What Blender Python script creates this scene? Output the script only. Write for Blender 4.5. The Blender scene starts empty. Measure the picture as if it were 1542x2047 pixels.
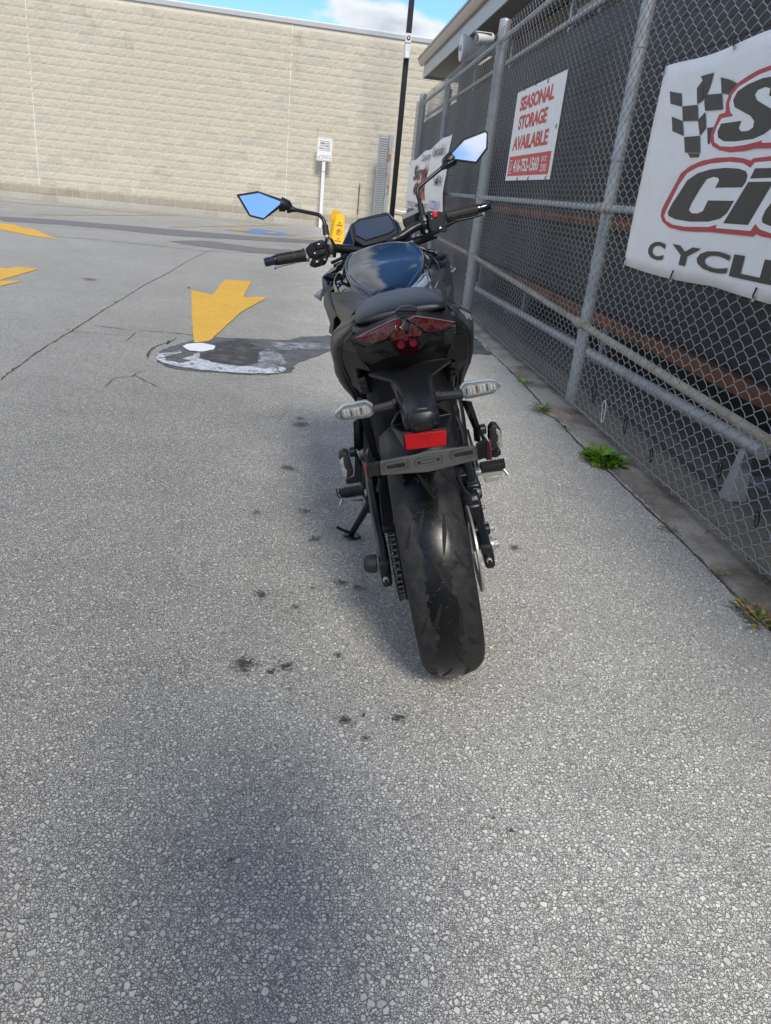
import bpy, bmesh, math, random
import numpy as np
from mathutils import Vector, Matrix
from mathutils.geometry import tessellate_polygon
random.seed(7); np.random.seed(7)
S = bpy.context.scene
COL = S.collection
R = math.radians

# ------------------------------------------------------------ camera
cam = bpy.data.cameras.new("camera"); cam_ob = bpy.data.objects.new("camera", cam); COL.objects.link(cam_ob)
cam.sensor_fit = 'VERTICAL'; cam.sensor_height = 24.0; cam.lens = 1500 / 2047 * 24.0
cam.clip_start = 0.05; cam.clip_end = 1500
CR = ((0.99240, 0.05800, 0.10860), (-0.07680, -0.39740, 0.91440), (0.09620, -0.91580, -0.38990))
cm = Matrix([[CR[i][0], -CR[i][1], -CR[i][2]] for i in range(3)])
cm = cm.to_quaternion().to_matrix().to_4x4(); cm.translation = (0, 0, 1.13)
cam_ob.matrix_world = cm
S.camera = cam_ob

# ------------------------------------------------------------ world: blue sky with scattered cumulus
SUN_EL, SUN_AZ = 42.0, 187.0
W = bpy.data.worlds.new("World"); S.world = W; W.use_nodes = True
nt = W.node_tree; nt.nodes.clear()
def nd(t, k, **a):
    n = t.nodes.new(k)
    for x, v in a.items(): setattr(n, x, v)
    return n
def lk(t, a, b): t.links.new(a, b)
def mth(t, op, a, b=None, c=None, clamp=False):
    n = nd(t, 'ShaderNodeMath', operation=op, use_clamp=clamp)
    for i, v in enumerate((a, b, c)):
        if v is None: continue
        if isinstance(v, (int, float)): n.inputs[i].default_value = v
        else: lk(t, v, n.inputs[i])
    return n.outputs[0]
def mixc(t, f, a, b, bt='MIX'):
    n = nd(t, 'ShaderNodeMix', data_type='RGBA', blend_type=bt, clamp_factor=True)
    for i, v in ((0, f), (6, a), (7, b)):
        if isinstance(v, (int, float)): n.inputs[i].default_value = v
        elif isinstance(v, (tuple, list)): n.inputs[i].default_value = tuple(v) + ((1,) if len(v) == 3 else ())
        else: lk(t, v, n.inputs[i])
    return n.outputs[2]
def ramp(t, f, stops, interp='LINEAR'):
    n = nd(t, 'ShaderNodeValToRGB'); cr = n.color_ramp; cr.interpolation = interp
    while len(cr.elements) > 1: cr.elements.remove(cr.elements[0])
    for i, (p, c) in enumerate(stops):
        e = cr.elements[0] if i == 0 else cr.elements.new(p)
        e.position = p
        c = (c, c, c) if isinstance(c, (int, float)) else c
        e.color = tuple(c) + (1,)
    lk(t, f, n.inputs[0]); return n.outputs[0]
def noise(t, vec, scale, detail=3, rough=.5, dist=0.0, dim='3D'):
    n = nd(t, 'ShaderNodeTexNoise', noise_dimensions=dim)
    n.inputs['Scale'].default_value = scale; n.inputs['Detail'].default_value = detail
    n.inputs['Roughness'].default_value = rough; n.inputs['Distortion'].default_value = dist
    if vec is not None: lk(t, vec, n.inputs['Vector'])
    return n.outputs['Fac']
def voro(t, vec, scale, feat='F1', out='Distance', rnd=1.0):
    n = nd(t, 'ShaderNodeTexVoronoi', feature=feat)
    n.inputs['Scale'].default_value = scale; n.inputs['Randomness'].default_value = rnd
    if vec is not None: lk(t, vec, n.inputs['Vector'])
    return n.outputs[out]
sky = nd(nt, 'ShaderNodeTexSky', sky_type='NISHITA', sun_disc=False)
sky.sun_elevation = R(SUN_EL); sky.sun_rotation = R(SUN_AZ); sky.air_density = 1.0; sky.dust_density = 0.15; sky.ozone_density = 2.5
tc = nd(nt, 'ShaderNodeTexCoord')
sx = nd(nt, 'ShaderNodeSeparateXYZ'); lk(nt, tc.outputs['Generated'], sx.inputs[0])
zz = mth(nt, 'ADD', mth(nt, 'MAXIMUM', sx.outputs[2], 0.0), .22)
cx_ = mth(nt, 'DIVIDE', sx.outputs[0], zz); cy_ = mth(nt, 'DIVIDE', sx.outputs[1], zz)
cv = nd(nt, 'ShaderNodeCombineXYZ'); lk(nt, cx_, cv.inputs[0]); lk(nt, cy_, cv.inputs[1]); cv.inputs[2].default_value = SEEDZ = 3.7
n1 = noise(nt, cv.outputs[0], 1.15, 9, .56, .35)
n2 = noise(nt, cv.outputs[0], .42, 2, .5)
dens = mth(nt, 'ADD', mth(nt, 'MULTIPLY', n1, .75), mth(nt, 'MULTIPLY', n2, .45))
cover = ramp(nt, dens, [(.51, 0.0), (.575, 1.0)], 'EASE')
n3 = noise(nt, cv.outputs[0], 3.4, 6, .6)
ccol = ramp(nt, mth(nt, 'SUBTRACT', dens, mth(nt, 'MULTIPLY', mth(nt, 'SUBTRACT', n3, .5), .35)), [(.50, (4.6, 4.9, 5.5)), (.57, (5.7, 5.8, 5.9)), (.64, (4.4, 4.6, 4.9)), (.74, (2.6, 2.8, 3.2))])
skyc = mixc(nt, 1.0, sky.outputs[0], (.74, .97, 1.20), 'MULTIPLY')
skyc = mixc(nt, mth(nt, 'MULTIPLY', cover, .93), skyc, ccol)
bg = nd(nt, 'ShaderNodeBackground'); bg.inputs[1].default_value = 0.135; lk(nt, skyc, bg.inputs[0])
wo = nd(nt, 'ShaderNodeOutputWorld'); lk(nt, bg.outputs[0], wo.inputs[0])

# ------------------------------------------------------------ sun (thin cloud veil softens it)
sl = bpy.data.lights.new("sun", 'SUN'); sl.energy = 2.6; sl.angle = R(14); sl.color = (1.0, .93, .82)
so = bpy.data.objects.new("sun", sl); COL.objects.link(so)
az = R(SUN_AZ); sd = Vector((math.sin(az) * -1 * math.cos(R(SUN_EL)), math.cos(az) * math.cos(R(SUN_EL)), math.sin(R(SUN_EL))))
so.rotation_euler = sd.to_track_quat('Z', 'Y').to_euler()
S.view_settings.view_transform = 'Standard'; S.view_settings.look = 'None'
S.view_settings.exposure = 0.32; S.view_settings.gamma = 1.0; S.view_settings.use_curve_mapping = False
S.render.engine = 'CYCLES'; S.cycles.max_bounces = 8; S.cycles.transparent_max_bounces = 12
S.cycles.use_denoising = True

# ------------------------------------------------------------ materials
def new_mat(name):
    m = bpy.data.materials.new(name); m.use_nodes = True; t = m.node_tree; t.nodes.clear()
    o = nd(t, 'ShaderNodeOutputMaterial'); b = nd(t, 'ShaderNodeBsdfPrincipled'); lk(t, b.outputs[0], o.inputs[0])
    return m, t, b, o
def pos(t): return nd(t, 'ShaderNodeTexCoord').outputs['Object']
def gpos(t): return nd(t, 'ShaderNodeNewGeometry').outputs['Position']
def bump(t, b, h, strength, dist):
    n = nd(t, 'ShaderNodeBump'); n.inputs['Strength'].default_value = strength; n.inputs['Distance'].default_value = dist
    lk(t, h, n.inputs['Height']); lk(t, n.outputs[0], b.inputs['Normal'])
def M(name, col, rough=.5, metal=0.0, var=.12, vscale=6, bscale=0, bstr=.0, bdist=.001, coat=0, spec=.5, rvar=.08, col2=None, c2s=3, c2t=(.5, .62), holes=None):
    m, t, b, o = new_mat(name)
    p = pos(t)
    n = noise(t, p, vscale, 5, .6)
    c = mixc(t, n, tuple(v * (1 - var) for v in col), tuple(min(1, v * (1 + var)) for v in col))
    if col2 is not None:
        f = ramp(t, noise(t, p, c2s, 6, .65), [(c2t[0], 0.0), (c2t[1], 1.0)])
        c = mixc(t, f, c, col2)
    lk(t, c, b.inputs['Base Color'])
    r = noise(t, p, vscale * 2.3, 4, .6)
    lk(t, mth(t, 'ADD', mth(t, 'MULTIPLY', mth(t, 'SUBTRACT', r, .5), rvar * 2), rough, clamp=True), b.inputs['Roughness'])
    b.inputs['Metallic'].default_value = metal; b.inputs['Specular IOR Level'].default_value = spec
    b.inputs['Coat Weight'].default_value = coat; b.inputs['Coat Roughness'].default_value = .03
    if bscale: bump(t, b, noise(t, p, bscale, 3, .6), bstr, bdist)
    if holes:   # thin film broken up by the stones it lies on
        tr = nd(t, 'ShaderNodeBsdfTransparent'); mx = nd(t, 'ShaderNodeMixShader')
        a_ = mth(t, 'ADD', noise(t, p, holes[0], 4, .7), mth(t, 'MULTIPLY', noise(t, p, 7, 3, .6), .7))
        lk(t, ramp(t, a_, [(holes[1], 0.0), (holes[1] + .10, 1.0)]), mx.inputs[0]); lk(t, tr.outputs[0], mx.inputs[1]); lk(t, b.outputs[0], mx.inputs[2]); lk(t, mx.outputs[0], o.inputs[0])
    return m
MT = {}
MT['plastic'] = M('satin_black_plastic', (.009, .0095, .011), .38, spec=.38, bscale=900, bstr=.12, bdist=.0004, rvar=.05)
MT['plastic_dk'] = M('black_plastic', (.006, .006, .0065), .5, rvar=.05)
MT['plastic_grey'] = M('charcoal_plastic', (.017, .018, .020), .45, spec=.4, bscale=700, bstr=.15, bdist=.0004)
MT['gloss'] = M('gloss_black_paint', (.002, .005, .012), .04, coat=.8, var=.05, rvar=.01, spec=.4)
MT['rubber'] = M('black_rubber', (.011, .011, .012), .62, bscale=300, bstr=.2, bdist=.0005)
MT['seat'] = M('seat_vinyl', (.008, .010, .014), .38, spec=.4, bscale=1400, bstr=.35, bdist=.0006, rvar=.03)
MT['blackmetal'] = M('black_painted_metal', (.010, .012, .015), .34, metal=.2, rvar=.05)
MT['alu'] = M('brushed_aluminium', (.36, .36, .35), .38, metal=.45, bscale=120, bstr=.08)
MT['steel'] = M('zinc_steel', (.42, .41, .38), .35, metal=.6)
MT['chain'] = M('chain_steel', (.012, .012, .012), .5, metal=0, spec=.35)
MT['galv'] = M('galvanised_steel', (.40, .43, .46), .5, metal=.45, var=.2, vscale=9, col2=(.26, .29, .32), c2s=5, c2t=(.5, .7), bscale=60, bstr=.1)
MT['galv_wire'] = M('galvanised_wire', (.38, .41, .44), .45, metal=.45, var=.15, vscale=4)
MT['galv_rust'] = M('weathered_pipe', (.40, .38, .33), .6, metal=.25, var=.2, vscale=8, col2=(.27, .23, .17), c2s=9, c2t=(.48, .66), bscale=50, bstr=.2)
MT['rustpost'] = M('rusting_galvanised', (.36, .38, .40), .6, metal=.3, col2=(.25, .10, .035), c2s=2.2, c2t=(.5, .6))
MT['rust'] = M('rust', (.17, .075, .04), .85, var=.4, vscale=20, bscale=90, bstr=.3)
MT['orange'] = M('rust_orange_beam', (.19, .07, .035), .7, var=.3, vscale=5, col2=(.10, .04, .022), c2s=4)
MT['navy'] = M('dark_yard_screen', (.013, .017, .024), .55, var=.15, vscale=3, bscale=30, bstr=.1)
MT['brownwall'] = M('brown_siding', (.20, .155, .12), .8, var=.2, vscale=4)
MT['soffit'] = M('grey_brown_soffit', (.22, .205, .19), .55, var=.06)
MT['fascia'] = M('grey_fascia', (.42, .44, .46), .45, var=.06)
MT['gutter'] = M('taupe_gutter', (.36, .32, .28), .35, var=.08)
MT['roof'] = M('dark_shingle', (.07, .065, .06), .9, var=.3, vscale=20)
MT['white'] = M('white_paint', (.78, .78, .77), .45, var=.05, col2=(.55, .54, .5), c2s=7, c2t=(.6, .75))
MT['vinyl'] = M('white_vinyl', (.80, .81, .82), .5, var=.04, bscale=2.6, bstr=.8, bdist=.05, rvar=.05)
MT['print_black'] = M('print_black', (.040, .037, .034), .55, var=.1)
MT['print_red'] = M('print_red', (.46, .035, .055), .5, var=.08)
MT['sign_red'] = M('sign_red', (.56, .035, .040), .5, var=.06)
MT['print_blue'] = M('print_blue', (.10, .17, .40), .5)
MT['yellow_sign'] = M('yellow_plastic', (.85, .50, .01), .4, var=.08)
MT['redbtn'] = M('red_button', (.60, .015, .03), .35)
MT['concrete'] = M('kerb_concrete', (.37, .34, .29), .9, var=.45, vscale=60, col2=(.12, .085, .055), c2s=2.5, c2t=(.44, .66), bscale=160, bstr=.5, bdist=.003)
MT['crack'] = M('crack_dirt', (.085, .080, .070), .95, var=.5, vscale=30, holes=(60, .60))
MT['seal3'] = M('faded_patch_asphalt', (.19, .185, .185), .85, var=.25, vscale=9, holes=(30, .62))
MT['seal'] = M('dark_patch_asphalt', (.050, .050, .050), .85, var=.45, vscale=25, bscale=150, bstr=.5, bdist=.003, col2=(.10, .10, .10), c2s=9)
MT['seal2'] = M('old_patch_asphalt', (.12, .125, .13), .85, var=.35, vscale=12, bscale=150, bstr=.5, bdist=.003, col2=(.07, .07, .07), c2s=5, holes=(90, .66))
MT['spill_white'] = M('white_spill', (.60, .63, .67), .7, var=.2, vscale=10, col2=(.26, .28, .30), c2s=7, c2t=(.5, .68), holes=(80, .70))
MT['spill_white1'] = M('white_spill_bright', (.78, .80, .82), .7, var=.08, vscale=10, holes=(80, .56))
MT['spill_blue'] = M('blue_grey_spill', (.22, .24, .26), .7, var=.3, vscale=8, col2=(.34, .38, .43), c2s=7, c2t=(.5, .62), holes=(80, .74))
MT['grass'] = M('weed_leaf', (.15, .30, .025), .5, var=.5, vscale=30)
MT['grass_dk'] = M('grass_blade', (.07, .17, .025), .6, var=.4, vscale=30)
MT['yleaf'] = M('yellowing_leaf', (.38, .30, .05), .6, var=.3, vscale=20)
MT['driedweed'] = M('dry_debris', (.30, .20, .11), .9, var=.4, vscale=40)
MT['stone'] = M('pale_stone', (.33, .27, .20), .9, var=.3, vscale=20, bscale=40, bstr=.5, bdist=.01)
MT['sticker'] = M('orange_sticker', (.80, .22, .02), .45)
MT['darkglass'] = M('instrument_glass', (.020, .032, .060), .10, coat=1.0, var=.03, rvar=.02)
MT['lensred'] = M('smoked_red_lens', (.050, .003, .006), .16, coat=.15, spec=.35, var=.6, vscale=90, rvar=.03, col2=(.055, .028, .022), c2s=150, c2t=(.46, .58))
MT['lensdark'] = M('dark_red_lens', (.014, .001, .003), .12, coat=.1, spec=.4, var=.1, rvar=.02)
MT['lensdot'] = M('red_led', (.10, .0, .009), .3, coat=.1, spec=.3)
MT['reflector'] = M('red_reflector', (.34, .003, .005), .4, coat=.0, spec=.3, var=.45, vscale=40, bscale=500, bstr=.5, bdist=.001)
MT['plateblk'] = M('plate_bracket', (.060, .060, .060), .55, bscale=600, bstr=.2, bdist=.0004)
MT['spring'] = MT['blackmetal']
MT['camwhite'] = M('camera_white', (.62, .62, .63), .4, var=.05)
MT['beige'] = M('beige_paint', (.42, .38, .30), .7, var=.15)
MT['groove'] = M('tread_groove', (.003, .003, .003), .8)
MT['void'] = M('slot_void', (.004, .004, .004), .7)
MT['chain_roller'] = M('bright_roller', (.12, .115, .10), .3, metal=.8)
MT['alu_satin'] = M('satin_badge', (.33, .33, .34), .4, metal=.6)
MT['silvergrey'] = M('silver_housing', (.48, .49, .50), .25, metal=.5)
MT['chromeish'] = M('lamp_chrome', (.85, .85, .86), .28, metal=.75, var=.2, vscale=300)
MT['amber'] = M('amber_bulb', (.55, .20, .08), .3)
MT['sidered'] = M('side_reflector_red', (.12, .004, .012), .4)
MT['lensedge'] = M('lens_bevel', (.20, .09, .11), .2, coat=1.0)
def mirror_mat():
    m, t, b, o = new_mat('mirror'); b.inputs['Base Color'].default_value = (.93, .95, .97, 1); b.inputs['Metallic'].default_value = 1
    b.inputs['Roughness'].default_value = .015; return m
MT['mirror'] = mirror_mat()
def lens_mat():
    m, t, b, o = new_mat('clear_lens'); b.inputs['Base Color'].default_value = (.96, .97, .98, 1); b.inputs['Transmission Weight'].default_value = 1
    b.inputs['Transmission Weight'].default_value = 0; b.inputs['Base Color'].default_value = (.5, .5, .5, 1); b.inputs['Metallic'].default_value = .6; b.inputs['Roughness'].default_value = .08
    tr = nd(t, 'ShaderNodeBsdfTransparent'); tr.inputs[0].default_value = (.97, .98, .98, 1); mx = nd(t, 'ShaderNodeMixShader'); fr = nd(t, 'ShaderNodeFresnel'); fr.inputs[0].default_value = 1.5
    lk(t, mth(t, 'ADD', fr.outputs[0], .12), mx.inputs[0]); lk(t, tr.outputs[0], mx.inputs[1]); lk(t, b.outputs[0], mx.inputs[2]); lk(t, mx.outputs[0], o.inputs[0]); return m
MT['clear'] = lens_mat()
def paint_mat(name, col, gaps=.60, dark=(.2, .16, .1)):
    m, t, b, o = new_mat(name); p = gpos(t)
    c = mixc(t, noise(t, p, 3, 4), tuple(v * .86 for v in col), tuple(v * 1.08 for v in col))
    worn = ramp(t, noise(t, p, 45, 6, .75), [(gaps, 0.0), (gaps + .1, 1.0)])
    c = mixc(t, mth(t, 'MULTIPLY', worn, .75), c, dark)
    lk(t, c, b.inputs['Base Color']); b.inputs['Roughness'].default_value = .7
    bump(t, b, voro(t, p, 128), 1.0, .006); return m
MT['yellow_paint'] = paint_mat('yellow_road_paint', (.88, .50, .05), .54, (.36, .26, .12))
MT['yellow_old'] = paint_mat('worn_yellow_road_paint', (.60, .38, .10), .5, (.3, .27, .2))
MT['blue_old'] = paint_mat('worn_blue_road_paint', (.14, .30, .58), .52, (.3, .3, .3))
def asphalt(name, tone, contrast=1.0, scale=100, light_right=True):
    m, t, b, o = new_mat(name); p = gpos(t)
    s = nd(t, 'ShaderNodeSeparateXYZ'); lk(t, p, s.inputs[0])
    wob = nd(t, 'ShaderNodeVectorMath', operation='ADD'); wn = nd(t, 'ShaderNodeTexNoise'); wn.inputs['Scale'].default_value = 260; wn.inputs['Detail'].default_value = 2
    lk(t, p, wn.inputs['Vector']); sc = nd(t, 'ShaderNodeVectorMath', operation='SCALE'); sc.inputs['Scale'].default_value = .004
    lk(t, wn.outputs['Color'], sc.inputs[0]); lk(t, p, wob.inputs[0]); lk(t, sc.outputs[0], wob.inputs[1]); q = wob.outputs[0]
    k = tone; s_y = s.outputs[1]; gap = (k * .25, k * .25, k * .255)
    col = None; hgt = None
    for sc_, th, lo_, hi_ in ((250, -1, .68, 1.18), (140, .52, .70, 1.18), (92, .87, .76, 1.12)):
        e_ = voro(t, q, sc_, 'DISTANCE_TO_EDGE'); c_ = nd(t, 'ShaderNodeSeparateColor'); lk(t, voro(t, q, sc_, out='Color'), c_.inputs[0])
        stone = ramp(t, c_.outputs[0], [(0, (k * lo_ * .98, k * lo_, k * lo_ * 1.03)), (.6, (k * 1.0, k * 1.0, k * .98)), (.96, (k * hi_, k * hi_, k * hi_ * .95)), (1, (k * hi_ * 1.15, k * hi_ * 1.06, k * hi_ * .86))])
        inner = ramp(t, e_, [(.045, 0.0), (.15, 1.0)])
        if th < 0: col = mixc(t, inner, gap, stone); hgt = mth(t, 'MULTIPLY', inner, .5)
        else:
            has = ramp(t, c_.outputs[1], [(th, 0.0), (th + .01, 1.0)])
            col = mixc(t, mth(t, 'MULTIPLY', has, .9), col, gap); col = mixc(t, mth(t, 'MULTIPLY', has, inner), col, stone)
            hgt = mth(t, 'MAXIMUM', mth(t, 'MULTIPLY', hgt, mth(t, 'SUBTRACT', 1.0, has)), mth(t, 'MULTIPLY', mth(t, 'MULTIPLY', has, inner), .6 if th < .7 else 1.0))
    lo = noise(t, p, .55, 5, .6); mid = noise(t, p, 4.5, 4, .6)
    v = mth(t, 'ADD', .62, mth(t, 'ADD', mth(t, 'MULTIPLY', lo, .46), mth(t, 'MULTIPLY', mid, .30)))
    if light_right:  # paler towards the kerb, greyer on the parking side
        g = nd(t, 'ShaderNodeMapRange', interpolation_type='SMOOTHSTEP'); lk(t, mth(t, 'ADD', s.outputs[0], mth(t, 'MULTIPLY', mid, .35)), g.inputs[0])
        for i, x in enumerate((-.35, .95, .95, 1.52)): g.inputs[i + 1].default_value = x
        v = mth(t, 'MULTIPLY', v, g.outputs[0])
        g2 = nd(t, 'ShaderNodeMapRange', interpolation_type='SMOOTHSTEP'); lk(t, s_y, g2.inputs[0])  # paler with distance: old worn surface, plus sunlight put into the colour
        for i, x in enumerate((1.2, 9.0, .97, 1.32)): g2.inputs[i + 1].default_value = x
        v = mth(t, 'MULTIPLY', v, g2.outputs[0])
    col = mixc(t, 1.0, col, ramp(t, noise(t, p, 420, 3, .7), [(.3, .74), (.7, 1.20)]), 'MULTIPLY')
    lg = noise(t, p, 9, 5, .7)
    col = mixc(t, ramp(t, lg, [(.50, .0), (.75, .40)]), col, (k * .42, k * .42, k * .42))
    col = mixc(t, 1.0, col, (1.035, 1.005, .93), 'MULTIPLY')
    cc = nd(t, 'ShaderNodeVectorMath', operation='SCALE'); lk(t, col, cc.inputs[0]); lk(t, v, cc.inputs['Scale'])
    lk(t, cc.outputs[0], b.inputs['Base Color']); b.inputs['Roughness'].default_value = .85; b.inputs['Specular IOR Level'].default_value = .35
    bump(t, b, hgt, .7, .005)
    return m
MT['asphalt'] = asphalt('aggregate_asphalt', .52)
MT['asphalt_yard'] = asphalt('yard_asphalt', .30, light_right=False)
def stain_mat():
    m, t, b, o = new_mat('oil_drip'); p = nd(t, 'ShaderNodeTexCoord').outputs['Object']; w = gpos(t)
    ln = nd(t, 'ShaderNodeVectorMath', operation='LENGTH'); lk(t, p, ln.inputs[0])
    a = mth(t, 'SUBTRACT', 1.0, ln.outputs['Value'])
    a = mth(t, 'ADD', a, mth(t, 'MULTIPLY', mth(t, 'SUBTRACT', noise(t, w, 105, 4, .75), .5), 3.4))
    a = ramp(t, a, [(.40, 0.0), (.80, .78)])
    tr = nd(t, 'ShaderNodeBsdfTransparent'); mx = nd(t, 'ShaderNodeMixShader')
    b.inputs['Base Color'].default_value = (.035, .034, .034, 1); b.inputs['Roughness'].default_value = .5
    lk(t, a, mx.inputs[0]); lk(t, tr.outputs[0], mx.inputs[1]); lk(t, b.outputs[0], mx.inputs[2]); lk(t, mx.outputs[0], o.inputs[0]); return m
MT['stain'] = stain_mat()
WU = (0.9959216, 0.09022286)
def block_mat(name, col, grey, rough_amt=1.0, cell=True):
    m, t, b, o = new_mat(name); p = gpos(t)
    mp = nd(t, 'ShaderNodeVectorRotate', rotation_type='Z_AXIS'); mp.inputs['Angle'].default_value = -math.atan2(WU[1], WU[0]); lk(t, p, mp.inputs['Vector'])
    s = nd(t, 'ShaderNodeSeparateXYZ'); lk(t, mp.outputs[0], s.inputs[0])
    row = mth(t, 'FLOOR', mth(t, 'DIVIDE', s.outputs[2], .2))
    uo = mth(t, 'ADD', mth(t, 'DIVIDE', s.outputs[0], .4), mth(t, 'MULTIPLY', mth(t, 'MODULO', row, 2.0), .5))
    cb = nd(t, 'ShaderNodeCombineXYZ'); lk(t, mth(t, 'FLOOR', uo), cb.inputs[0]); lk(t, row, cb.inputs[1])
    wn = nd(t, 'ShaderNodeTexWhiteNoise', noise_dimensions='2D'); lk(t, cb.outputs[0], wn.inputs['Vector'])
    c = mixc(t, ramp(t, wn.outputs['Value'], [(0, 0.0), (.70, .35), (.86, .9), (1, 1.0)]), col, grey)
    c = mixc(t, ramp(t, noise(t, p, .35, 4, .55), [(.35, 0.0), (.65, 1.0)]), c, tuple(v * .90 for v in col))
    c = mixc(t, mth(t, 'MULTIPLY', ramp(t, noise(t, p, 1.6, 7, .7), [(.60, 0.0), (.72, 1.0)]), .55), c, (.30, .25, .17))
    c = mixc(t, mth(t, 'MULTIPLY', ramp(t, noise(t, p, 22, 4, .7), [(.54, 0.0), (.68, 1.0)]), .5), c, tuple(v * .6 for v in col))
    lk(t, c, b.inputs['Base Color']); b.inputs['Roughness'].default_value = .9; b.inputs['Specular IOR Level'].default_value = .2
    bump(t, b, noise(t, p, 24, 5, .7), .8 * rough_amt, .02)
    return m
MT['block'] = block_mat('split_face_block', (.60, .55, .45), (.46, .44, .39))
MT['block_grey'] = block_mat('bare_grey_block', (.45, .435, .39), (.37, .34, .29), .4)
MT['block_brown'] = block_mat('stained_block', (.39, .355, .295), (.31, .26, .20), .4)
MT['mortar'] = M('mortar', (.66, .61, .52), .95, var=.15, vscale=8)

# ------------------------------------------------------------ mesh helpers
def tag(o, label=None, cat=None, group=None, kind=None):
    if label: o['label'] = label
    if cat: o['category'] = cat
    if group: o['group'] = group
    if kind: o['kind'] = kind
    return o
def empty(name, loc=(0, 0, 0), rot=(0, 0, 0)):
    e = bpy.data.objects.new(name, None); COL.objects.link(e); e.location = loc; e.rotation_euler = rot; e.empty_display_size = .1; return e
class MB:
    def __init__(s): s.v = []; s.f = []
    def add(s, v, f):
        n = len(s.v); s.v += [tuple(x) for x in v]; s.f += [tuple(i + n for i in q) for q in f]; return s
    def box(s, a, b, rot=None, org=(0, 0, 0)):
        x0, y0, z0 = a; x1, y1, z1 = b
        v = [Vector(p) for p in ((x0, y0, z0), (x1, y0, z0), (x1, y1, z0), (x0, y1, z0), (x0, y0, z1), (x1, y0, z1), (x1, y1, z1), (x0, y1, z1))]
        if rot is not None: v = [rot @ p for p in v]
        v = [p + Vector(org) for p in v]
        return s.add(v, [(0, 3, 2, 1), (4, 5, 6, 7), (0, 1, 5, 4), (1, 2, 6, 5), (2, 3, 7, 6), (3, 0, 4, 7)])
    def bar(s, a, b, w, h, up=(0, 0, 1)):
        a = Vector(a); b = Vector(b); d = (b - a); L = d.length; d.normalize(); r = d.cross(Vector(up)).normalized(); u = r.cross(d)
        m = Matrix((r, d, u)).transposed()
        return s.box((-w / 2, 0, -h / 2), (w / 2, L, h / 2), m, a)
    def tube(s, pts, r, n=10, sub=0, caps=True):
        P = [Vector(p) for p in pts]; rr = list(r) if isinstance(r, (list, tuple)) else [r] * len(P)
        if sub:
            Q = []; q = []
            for i in range(len(P) - 1):
                p0 = P[max(0, i - 1)]; p1 = P[i]; p2 = P[i + 1]; p3 = P[min(len(P) - 1, i + 2)]
                for k in range(sub):
                    u = k / sub
                    Q.append(.5 * ((2 * p1) + (p2 - p0) * u + (2 * p0 - 5 * p1 + 4 * p2 - p3) * u * u + (3 * p1 - 3 * p2 + p3 - p0) * u ** 3)); q.append(rr[i] * (1 - u) + rr[i + 1] * u)
            Q.append(P[-1]); q.append(rr[-1]); P, rr = Q, q
        v = []; f = []; nrm = None
        for i, p in enumerate(P):
            d = (P[min(i + 1, len(P) - 1)] - P[max(i - 1, 0)]).normalized()
            if nrm is None: nrm = d.orthogonal().normalized()
            nrm = (nrm - d * nrm.dot(d)).normalized(); bi = d.cross(nrm)
            for k in range(n):
                a = 2 * math.pi * k / n; v.append(p + (nrm * math.cos(a) + bi * math.sin(a)) * rr[i])
        for i in range(len(P) - 1):
            for k in range(n): f.append((i * n + k, i * n + (k + 1) % n, (i + 1) * n + (k + 1) % n, (i + 1) * n + k))
        if caps: f.append(tuple(range(n - 1, -1, -1))); f.append(tuple((len(P) - 1) * n + k for k in range(n)))
        return s.add(v, f)
    def cyl(s, a, b, r, n=20, r2=None): return s.tube([a, b], [r, r if r2 is None else r2], n)
    def slab(s, pts, back, bulge=0.0, inset=.0):
        """front outline pts, extruded by vector back; convex outlines may bulge to the front"""
        P = [Vector(p) for p in pts]; B = Vector(back); n = len(P)
        nn = Vector((0, 0, 0))
        for i in range(n): nn += P[i].cross(P[(i + 1) % n])
        if nn.length < 1e-12: nn = -B
        nn.normalize()
        if nn.dot(B) > 0: P.reverse(); nn = -nn
        Q = [p + B for p in P]
        if bulge:
            c = sum(P, Vector()) / n; v = list(P); f = []; rings = 3
            for k in range(1, rings + 1):
                u = k / (rings + .6)
                v += [p.lerp(c, u) + nn * bulge * math.sin(u * math.pi / 2) for p in P]
                for i in range(n): f.append(((k - 1) * n + i, (k - 1) * n + (i + 1) % n, k * n + (i + 1) % n, k * n + i))
            v.append(c + nn * bulge); ci = len(v) - 1
            for i in range(n): f.append((rings * n + i, rings * n + (i + 1) % n, ci))
        else:
            v = list(P); f = [tuple(t) for t in tess(P)]
        m = len(v); v += Q
        for i in range(n): f.append(((i + 1) % n, i, m + i, m + (i + 1) % n))
        f += [tuple(m + i for i in reversed(t)) for t in tess(P)]
        return s.add(v, f)
    def grid(s, rows, n=0, thick=None, close=False):
        """surface through several polylines, each resampled to n points; thick = vector or float for the back face"""
        Rw = [resample([Vector(p) for p in r], n) if n else [Vector(p) for p in r] for r in rows]
        m = len(Rw[0]); v = [p for r in Rw for p in r]; f = []
        for i in range(len(Rw) - 1):
            for k in range(m - 1 if not close else m): f.append((i * m + k, i * m + (k + 1) % m, (i + 1) * m + (k + 1) % m, (i + 1) * m + k))
        return s.add(v, f)
    def ob(s, name, mat, parent=None, bevel=0, seg=2, smooth=38, sub=0, solid=0, loc=None, rot=None, off=0):
        me = bpy.data.meshes.new(name); me.from_pydata(s.v, [], s.f)
        bm = bmesh.new(); bm.from_mesh(me); bmesh.ops.remove_doubles(bm, verts=bm.verts, dist=1e-6); bmesh.ops.recalc_face_normals(bm, faces=bm.faces); bm.to_mesh(me); bm.free()
        if smooth:
            me.polygons.foreach_set('use_smooth', [True] * len(me.polygons))
            if not sub: me.set_sharp_from_angle(angle=R(smooth))
        me.materials.append(MT[mat] if isinstance(mat, str) else mat)
        o = bpy.data.objects.new(name, me); COL.objects.link(o)
        if parent: o.parent = parent
        if loc: o.location = loc
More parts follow.
